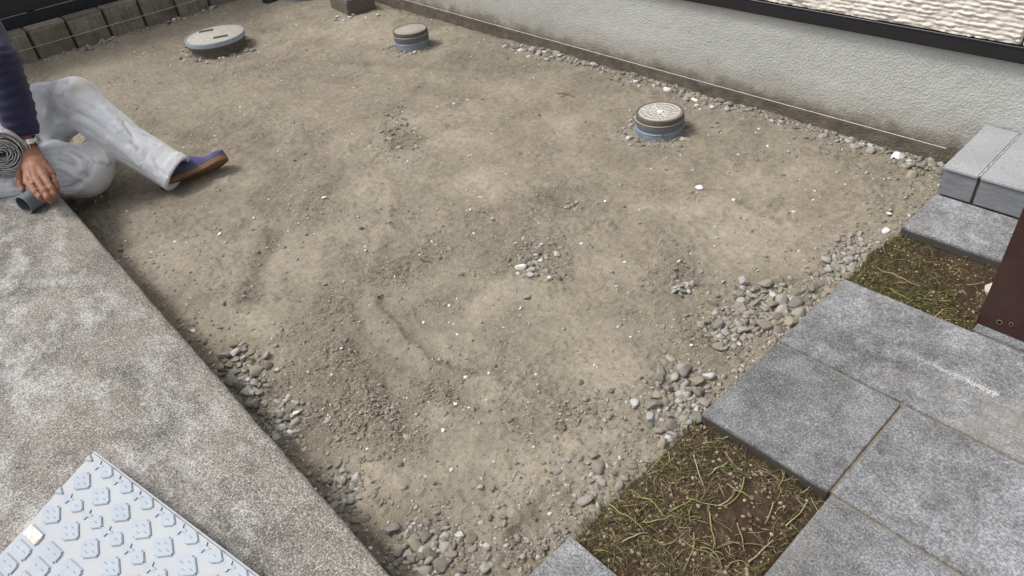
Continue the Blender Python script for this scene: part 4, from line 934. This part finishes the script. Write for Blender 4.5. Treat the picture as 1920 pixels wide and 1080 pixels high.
EL_R, WR_R = W(-3.10,-.19,.43), W(-3.02,-.12,.24)
HEAD = W(-3.21,.12,.90)
shin = (ANK_L-KNEE_L)/np.linalg.norm(ANK_L-KNEE_L)
person = None
# body: one skin surface (torso, limbs, hands, head)
s = Sdf((-3.62,-.34,-.06), (-2.52,.66,1.06), .007)
s.limb([PEL, CHEST], [.13,.14], .04, squash=((1,0,.1),1.25)).limb([CHEST, NECK, HEAD], [.10,.05,.055], .04)
s.limb([HEAD+W(0,0,-.03), HEAD+W(.015,0,.035)], [.072,.088], .03).limb([HEAD+W(.075,0,-.01), HEAD+W(.098,0,-.03)], [.010,.014], .012)
s.limb([HEAD+W(.03,0,-.095), HEAD+W(.055,0,-.085)], [.03,.03], .02)
for sd in (-1, 1): s.limb([HEAD+W(-.01,sd*.083,.012), HEAD+W(-.012,sd*.088,-.025)], [.016,.011], .008); s.carve(HEAD+W(.098,sd*.033,.012), (.018,.016,.011))
s.carve(HEAD+W(.105,0,-.062), (.016,.026,.0045))
s.limb([SH_L, EL_L, WR_L], [.05,.042,.028], .03).limb([SH_R, EL_R, WR_R], [.05,.042,.028], .03)
s.limb([HIP_L, KNEE_L, ANK_L], [.08,.055,.036], .03).limb([HIP_R, KNEE_R, ANK_R], [.08,.055,.036], .03)
s.limb([WR_R, WR_R+W(.05,.02,-.045)], [.026,.032], .02)
for i in range(4): s.limb([WR_R+W(.05,.0+.016*i,-.045), WR_R+W(.10,.005+.016*i,-.06), WR_R+W(.115,.005+.016*i,-.085)], [.010,.0095,.0085], .006)
bodyV, bodyQ = surface_nets(s.f, s.lo, s.h)
# the left hand at a finer step: palm, four fingers draped over the pipe, thumb at its side
ZP = SLAB+.033; PR = .033
def hz(px, py, z): return gz(px, py, z)
h = Sdf((-2.97,.06,.06), (-2.48,.30,.27), .0028)
wr = WR_L; K = [hz(52,341,.178), hz(68,335,.190), hz(84,331,.188), hz(97,327,.176)]
M2 = [hz(67,360,.171), hz(83,358,.178), hz(96,354,.174), hz(103,344,.165)]
M3 = [hz(76,369,.158), hz(90,370,.162), hz(100,366,.160), hz(105,353,.155)]
TP = [hz(82,375,.143), hz(94,378,.145), hz(102,373,.146), hz(105.5,359,.146)]
h.limb([wr+.10*(EL_L-wr)/np.linalg.norm(EL_L-wr), wr, wr+.25*(K[1]-wr)], [.030,.027,.026], .02)
for i in range(4):
    h.limb([wr+.12*(K[i]-wr), wr+.55*(K[i]-wr), K[i]], [.019,.0175,.0135], .016)
    r0 = [.0098,.0102,.0098,.0085][i]; h.limb([K[i], M2[i], M3[i], TP[i]], [r0*1.12, r0, r0*.95, r0*.80], .0045)
    h.limb([M2[i], M2[i]+W(0,0,.0015)], [r0*1.08, r0*1.05], .004)
T0, T1, T2, T3 = wr+.25*(K[0]-wr)+W(0,-.010,-.012), hz(38,326,.168), hz(39,344,.150), hz(43,357,.135)
h.limb([T0, T1, T2, T3], [.018,.0145,.0115,.0088], .010)
hV, hQ = surface_nets(h.f, h.lo, h.h)
tend = np.zeros(len(hV))
for i in range(4): tend += .0016*np.exp(-(dpoly(hV, [wr+.35*(K[i]-wr)+W(0,0,.012), K[i]+W(0,0,.012)])/.006)**2)
hV[:,2] += tend
hV += .0007*n3(hV, 160, 3)[:,None]
V = np.concatenate([bodyV, hV]); Q = np.concatenate([bodyQ, hQ+len(bodyV)])
person = link('person', mesh_np('person', V, Q), MT['skin']); tag(person, 'worker sitting on the slab edge in navy sweater and white trousers holding a pipe', 'person')
# nails
for i in range(4):
    d = TP[i]-M3[i]; d /= np.linalg.norm(d); me = stone_mesh(900, 2, 0, 1.0); nail = link('fingernail', mesh_np('nail', me[0], me[1]), M_plain('nail%d' % i, (.40,.24,.18), .4, .5, .1) if i == 0 else bpy.data.materials['nail0'], person)
    nail.location = Vector(TP[i]+W(.0045,-.0015,.0055)); nail.scale = (.0052,.0040,.0016); nail.rotation_euler = Vector(d).to_track_quat('X', 'Z').to_euler()
# trousers
t = Sdf((-3.62,-.22,-.10), (-2.58,.72,.46), .0046)
hem = ANK_L+shin*.062
t.limb([PEL+W(0,0,.02), PEL+W(.02,0,-.01)], [.150,.150], .05, squash=((0,1,0),.9))
t.limb([HIP_L, HIP_L*.45+KNEE_L*.55+W(0,0,.006), KNEE_L+W(-.01,0,.004)], [.108,.094,.080], .03)
t.limb([KNEE_L, KNEE_L*.5+ANK_L*.5+W(.008,-.012,-.012), ANK_L+shin*.07], [.082,.076,.072], .03, cut=(hem, shin+W(.10,.16,-.02)))
t.limb([ANK_L+shin*.01, ANK_L+shin*.08], [.0740,.0755], .004, cut=[(hem, shin+W(.10,.16,-.02)), (hem-shin*.034, -shin-W(.10,.16,-.02))])
t.limb([HIP_L+W(.02,-.02,-.06), HIP_L*.5+KNEE_L*.5+W(.02,-.03,-.055), KNEE_L+W(-.03,-.02,-.05)], [.095,.080,.055], .03)
t.limb([HIP_R, HIP_R*.45+KNEE_R*.55+W(.01,.0,.02), KNEE_R], [.112,.098,.088], .03)
t.limb([KNEE_R, KNEE_R*.5+ANK_R*.5+W(.005,.0,.0), ANK_R], [.088,.078,.072], .025)
t.limb([KNEE_R+W(.02,.05,.02), KNEE_R+W(-.08,.09,.015)], [.062,.07], .03)
FOLDS = [  # pixel path, half width, depth (+ pushes in, - lifts a roll)
    (((124,152),(112,180),(97,212),(80,258)), .010, .013), (((134,160),(122,188),(108,212)), .010, -.005), (((112,158),(100,186),(86,220)), .012, -.007),
    (((120,222),(145,212),(170,222),(200,246),(235,270)), .012, .009), (((110,232),(140,222),(165,232)), .012, -.005), (((175,205),(205,235),(240,262),(275,300)), .011, .006), (((195,205),(228,240),(262,280)), .012, -.006),
    (((232,228),(246,252),(258,280)), .008, .006), (((246,268),(270,292),(288,322)), .009, .007), (((205,262),(240,290),(270,316)), .010, -.006), (((290,300),(298,318),(312,330)), .007, .007), (((180,178),(215,200),(250,228)), .012, -.004),
    (((118,288),(135,292),(152,302),(158,318)), .008, -.012), (((130,283),(150,292),(166,306),(162,330)), .007, .013), (((150,276),(172,290),(182,306),(205,312)), .009, .010), (((175,272),(196,288),(204,306)), .008, -.009),
    (((108,300),(122,304),(138,312)), .008, .008), (((105,312),(125,318),(140,330)), .008, -.007), (((112,352),(132,352),(150,342)), .007, .012), (((120,362),(140,364),(152,352)), .007, -.008), (((160,335),(170,325),(172,312)), .007, .007),
    (((140,300),(148,308),(150,322)), .007, -.008), (((60,212),(72,240),(78,268)), .012, .008), (((10,340),(25,335),(32,350)), .008, .007), (((15,225),(22,240),(20,258)), .010, .008), (((88,262),(110,256),(140,262)), .012, .008)]
def tr_disp(P, N):
    d = .0028*n3(P, 9, 1)+.0008*n3(P, 38, 2)
    r = 1-np.abs(n3(P*W(1,1.0,1.6), 21, 4)); d -= .0012*sstep(.88, 1, r); d -= .0014*sstep(.55, 1, 1-np.abs(n3(P*W(1.4,1,1), 44, 6)))*sstep(-.1, .4, n3(P, 7, 11))
    # long pulled folds running down each leg
    for (a, b, amp, sd) in ((KNEE_L, ANK_L, .0026, 1), (HIP_L, KNEE_L, .0022, 2), (HIP_R, KNEE_R, .0040, 3), (KNEE_R, ANK_R, .0040, 4)):
        v = b-a; L_ = np.linalg.norm(v); v = v/L_; tt = (P-a)@v/L_; e = P-a-((P-a)@v)[:,None]*v; rr_ = np.linalg.norm(e, axis=1); e1_ = np.cross(v, W(0,0,1)); e1_ /= np.linalg.norm(e1_); e2_ = np.cross(v, e1_)
        th_ = np.arctan2(e@e2_, e@e1_); q_ = n2(th_*1.5+1.1*tt*math.sin(sd), tt*1.7, 1.25, 60+sd)+.45*n2(th_*3.4+2.2*tt, tt*3.1, 1.3, 70+sd); f_ = 1-np.abs(q_)*1.6
        wgt = sstep(.13, .10, rr_)*sstep(-.1, .05, tt)*sstep(1.12, .98, tt); d -= amp*wgt*(np.clip(f_, 0, 1)**3-.25)
    for px, wd, am in FOLDS:
        pts = [hit(P, N, x, y) for x, y in px]; q_ = dpoly(P, pts); d -= am*(1.1*np.exp(-(q_/(wd*.80))**1.3) if am > 0 else .9*np.exp(-(q_/(wd*1.2))**2))
    hemd = (P-hem)@shin; d = np.where((hemd > -.10) & (np.linalg.norm(P-ANK_L, axis=1) < .14), d*.55, d); return d
def tr_col(P, N):
    k = np.exp(-(np.linalg.norm(P-(KNEE_L+W(.03,0,.06)), axis=1)/.075)**2)*.9 + np.exp(-(np.linalg.norm(P-(KNEE_R+W(.02,.06,.05)), axis=1)/.09)**2)*.9 + .5*np.exp(-(np.linalg.norm(P-ANK_L, axis=1)/.07)**2)
    return {'soil': np.clip(k*(.55+.8*n3(P, 22, 8)), 0, 1)}
sl_, X_ = t.sub(ANK_L-.16, ANK_L+.16); v_ = shin; tq = np.clip((X_-ANK_L)@v_, .055, .2); di = np.linalg.norm(X_-ANK_L-tq[...,None]*v_, axis=-1)-.061; t.f[sl_] = np.maximum(t.f[sl_], -di)   # hollow leg opening
link('trousers', t.mesh('trousers', tr_disp, tr_col), MT['trouser'], person)
# sweater
u = Sdf((-3.64,-.36,.12), (-2.78,.46,.86), .0062)
u.limb([PEL+W(0,0,.03), CHEST], [.150,.165], .05, squash=((1,0,.1),1.2)).limb([CHEST, NECK+W(0,0,-.05)], [.14,.075], .05).limb([CHEST+W(0,0,.04), SH_L], [.10,.085], .05).limb([CHEST+W(0,0,.04), SH_R], [.10,.085], .05)
ax = (WR_L-EL_L)/np.linalg.norm(WR_L-EL_L); cuff = WR_L-ax*.050
u.limb([SH_L, EL_L, cuff-ax*.10, cuff+ax*.03], [.085,.066,.058,.045], .035, cut=(cuff, ax)); ax2 = (WR_R-EL_R)/np.linalg.norm(WR_R-EL_R)
u.limb([SH_R, EL_R, WR_R], [.085,.066,.045], .035, cut=(WR_R-ax2*.02, ax2))
def sw_disp(P, N):
    t_ = (P-EL_L)@ax; rr = np.linalg.norm(P-EL_L-t_[:,None]*ax, axis=1); near = sstep(.12, .08, rr)*sstep(-.12, -.02, t_)*sstep(0, .03, (cuff-P)@ax)
    ph = t_/.030 + .55*n3(P, 13, 5) + 2.2*(P[:,1]-EL_L[1])/.1*.35; d = near*.0060*(1-2*np.abs((ph%1)-.5))*(.55+.8*np.abs(n3(P, 17, 6))) + .003*n3(P, 22, 7); return d
link('sweater', u.mesh('sweater', sw_disp), MT['knit'], person)
# hair cap
hr = Sdf(HEAD-W(.16,.14,.12), HEAD+W(.14,.14,.16), .006); hr.limb([HEAD+W(-.02,0,.02), HEAD+W(.0,0,.05)], [.092,.088], .02, cut=(HEAD+W(.045,0,.0), (1,0,-.9))); link('hair', hr.mesh('hair', lambda P, N: .004*n3(P, 60, 9)), MT['hair'], person)

# shoes
def shoe(heel, f, up, name='shoe'):
    f = f/np.linalg.norm(f); up = up-f*(up@f); up /= np.linalg.norm(up); sd = np.cross(up, f)
    root = empty(name); Mx = Matrix([[f[0],sd[0],up[0],heel[0]],[f[1],sd[1],up[1],heel[1]],[f[2],sd[2],up[2],heel[2]],[0,0,0,1]]); root.matrix_world = Mx; root.parent = person
    L = .268; n = 40; m = 28
    def half(t): return .034*np.sin(np.pi*np.clip(t/.16,0,1)/2)**.6*(1-sstep(.1,.9,t)*0)+.014*sstep(.35,.72,t)
    def width(t): return np.where(t < .08, .033*np.sqrt(np.clip(1-((.08-t)/.08)**2,0,1)), np.where(t > .78, (.046)*np.sqrt(np.clip(1-((t-.78)/.22)**2,0,1)), .033+.013*sstep(.15,.75,t)))
    T = 1-np.cos(np.linspace(0, np.pi, n)); T = T/2
    spring = lambda t: .011*sstep(.62,1.0,t)**1.3
    def loft(z0f, z1f, grow, rows, top=True, dome=False, rib=None):
        V = []; 
        for t in T:
            w_ = max(float(width(t)), .0006)+grow; z0 = z0f(t)+spring(t); z1 = z1f(t)+spring(t); cx = t*L + grow*math.copysign(1, t-.5)*(abs(t-.5)*2)**8; lat = .008*math.sin(math.pi*t)
            for j in range(m):
                a = 2*math.pi*j/m
                if dome: 
                    cs, sn = math.cos(a), math.sin(a); y_ = w_*math.copysign(abs(cs)**.75, cs); z_ = z0+(z1-z0)*(max(sn, 0)**.8) if sn > 0 else z0+.002*sn
                else:
                    cs, sn = math.cos(a), math.sin(a); y_ = w_*math.copysign(min(1, abs(cs)*1.6), cs); z_ = (z0+z1)/2+(z1-z0)/2*math.copysign(min(1, abs(sn)*1.6), sn)
                    if rib: y_ += math.copysign(rib*(.5+.5*math.sin(t*L*2*math.pi/.0055)), cs)*(abs(cs) > .4)
                V.append((cx, y_+lat, z_))
        F = [(i*m+k, i*m+(k+1)%m, (i+1)*m+(k+1)%m, (i+1)*m+k) for i in range(n-1) for k in range(m)]
        me = bpy.data.meshes.new('shoe'); me.from_pydata(V, [], F+[tuple(range(m))[::-1], tuple((n-1)*m+k for k in range(m))]); me.update()
        for p in me.polygons: p.use_smooth = True
        return me
    sm = 120
    nn0 = n; n = 110; T = (1-np.cos(np.linspace(0, np.pi, n)))/2
    link('sole', loft(lambda t: 0, lambda t: .017, .004, 2, rib=.0012), MT['sole'], root)
    n = 48; T = (1-np.cos(np.linspace(0, np.pi, n)))/2
    link('rand', loft(lambda t: .016, lambda t: .027, .0025, 2), MT['rand'], root)
    topz = lambda t: .020+.072*float(sstep(-.05,.10,t))*(1-.60*float(sstep(.36,.80,t)))-.006*float(sstep(.85,1,t))
    up_ = link('upper', loft(lambda t: .018, topz, 0, 2, dome=True), MT['purple'], root)
    pts = [(t*L, .8*float(width(t))*math.cos(a)*1.03+.008*math.sin(math.pi*t), .018+(topz(t)-.018)*max(0, math.sin(a))**.8+.0012) for a, t in zip(np.linspace(.05, math.pi-.05, 20), .45+.10*np.sin(np.linspace(0, math.pi, 20)))]
    Vt, Ft = tube_np(pts, .0022, 6); link('seam', mesh_np('seam', Vt, Ft), MT['purple'], up_)
    return root
HEEL = W(-2.745,.535,D0+.004); TOE = W(-2.655,.765,-.004); fd = TOE-HEEL; tc = CP-HEEL; tc /= np.linalg.norm(tc)
up0 = -np.cross(fd/np.linalg.norm(fd), tc); up0 /= np.linalg.norm(up0); up0 = up0 if up0[2] > 0 else -up0
shoe(HEEL, fd, up0-.26*tc)
shoe(ANK_R+W(-.03,-.02,-.03), W(-.25,-.35,-.02), W(.3,-.2,.7))
# wrist watch
wt = empty('wristwatch', WR_L-ax*.030); wt.parent = person; q = Vector(ax).to_track_quat('Z', 'Y'); wt.rotation_euler = q.to_euler()
for k in range(22):
    a = 2*math.pi*k/22; o = link('band_link', bpy.data.meshes.get('band_link') or box_me('band_link', -.0049, .0049, -.0018, .0018, -.0085, .0085, .0008, 2), MT['steel'], wt, (.0345*math.sin(a), -.0335*math.cos(a), 0)); o.rotation_euler[2] = a
case_dir = math.atan2(*(lambda v: (v.y, v.x))(q.inverted() @ Vector((.35,.75,.35))))
cs_ = link('watch_case', lathe_me('case', [(.013,-.004),(.0165,-.003),(.0175,0),(.0165,.003),(.014,.0045)], 32), MT['steel'], wt, (.0345*math.cos(case_dir), .0345*math.sin(case_dir), 0)); cs_.rotation_euler = Vector((math.cos(case_dir), math.sin(case_dir), 0)).to_track_quat('Z', 'Y').to_euler()

# grey pipe in the worker's hand
pa = hz(44,385,ZP); pb = pa+(lambda d: d/np.linalg.norm(d))(hz(85,360,ZP)-pa)*.105
pipe = tag(empty('pvc_pipe', pa), 'short grey plastic pipe with open end under the worker hand on the slab', 'pipe'); Lp = float(np.linalg.norm(pb-pa)); pipe.rotation_euler = Vector(pb-pa).to_track_quat('Z', 'Y').to_euler()
o = link('pipe_wall', lathe_me('pipe', [(PR-.0035, .0005), (PR-.0008, 0), (PR, .0008), (PR, Lp-.001), (PR-.0035, Lp)], 64, False), MT['pvc'], pipe); auto_smooth(o)
o = link('pipe_bore', lathe_me('bore', [(PR-.0035, Lp), (PR-.0035, .0004)], 64, False), MT['pvcin'], pipe)
# coiled sheet lying on the folded leg
rc = hz(3, 291, .245); axr = (CP-rc); axr = axr/np.linalg.norm(axr); axr = axr+W(.25,-.10,-.30); axr /= np.linalg.norm(axr)
roll = tag(empty('sheet_roll', rc), 'coiled grey layered sheet roll resting on the worker folded leg', 'roll'); roll.rotation_euler = Vector(axr).to_track_quat('Z', 'Y').to_euler()
na, nl = 900, 7; th = np.linspace(.6, 2*math.pi*11, na); rr = .006+.080*(th/th[-1])**.9; rr = rr+.0022*n2(th, th*0, 1.7, 3)+.0012*n2(th, th*0, 6, 4)
zz = np.array([0, -.004, -.02, -.06, -.10, -.15, -.19]); TH, ZZ = np.meshgrid(th, zz, indexing='ij'); RR = np.repeat(rr[:,None], nl, 1)+.0015*n2(TH*2, ZZ*60, 1, 6)
ZZ = ZZ+(.005*n2(th, th*0, 2.2, 8)+.003*n2(th, th*0, 9, 9))[:,None]; Vr = np.stack([RR*np.cos(TH), RR*np.sin(TH), ZZ], -1).reshape(-1,3)
o = link('coil', mesh_np('coil', Vr, grid_faces(na, nl)), MT['foil'], roll); sm_ = o.modifiers.new('thickness', 'SOLIDIFY'); sm_.thickness = .0034
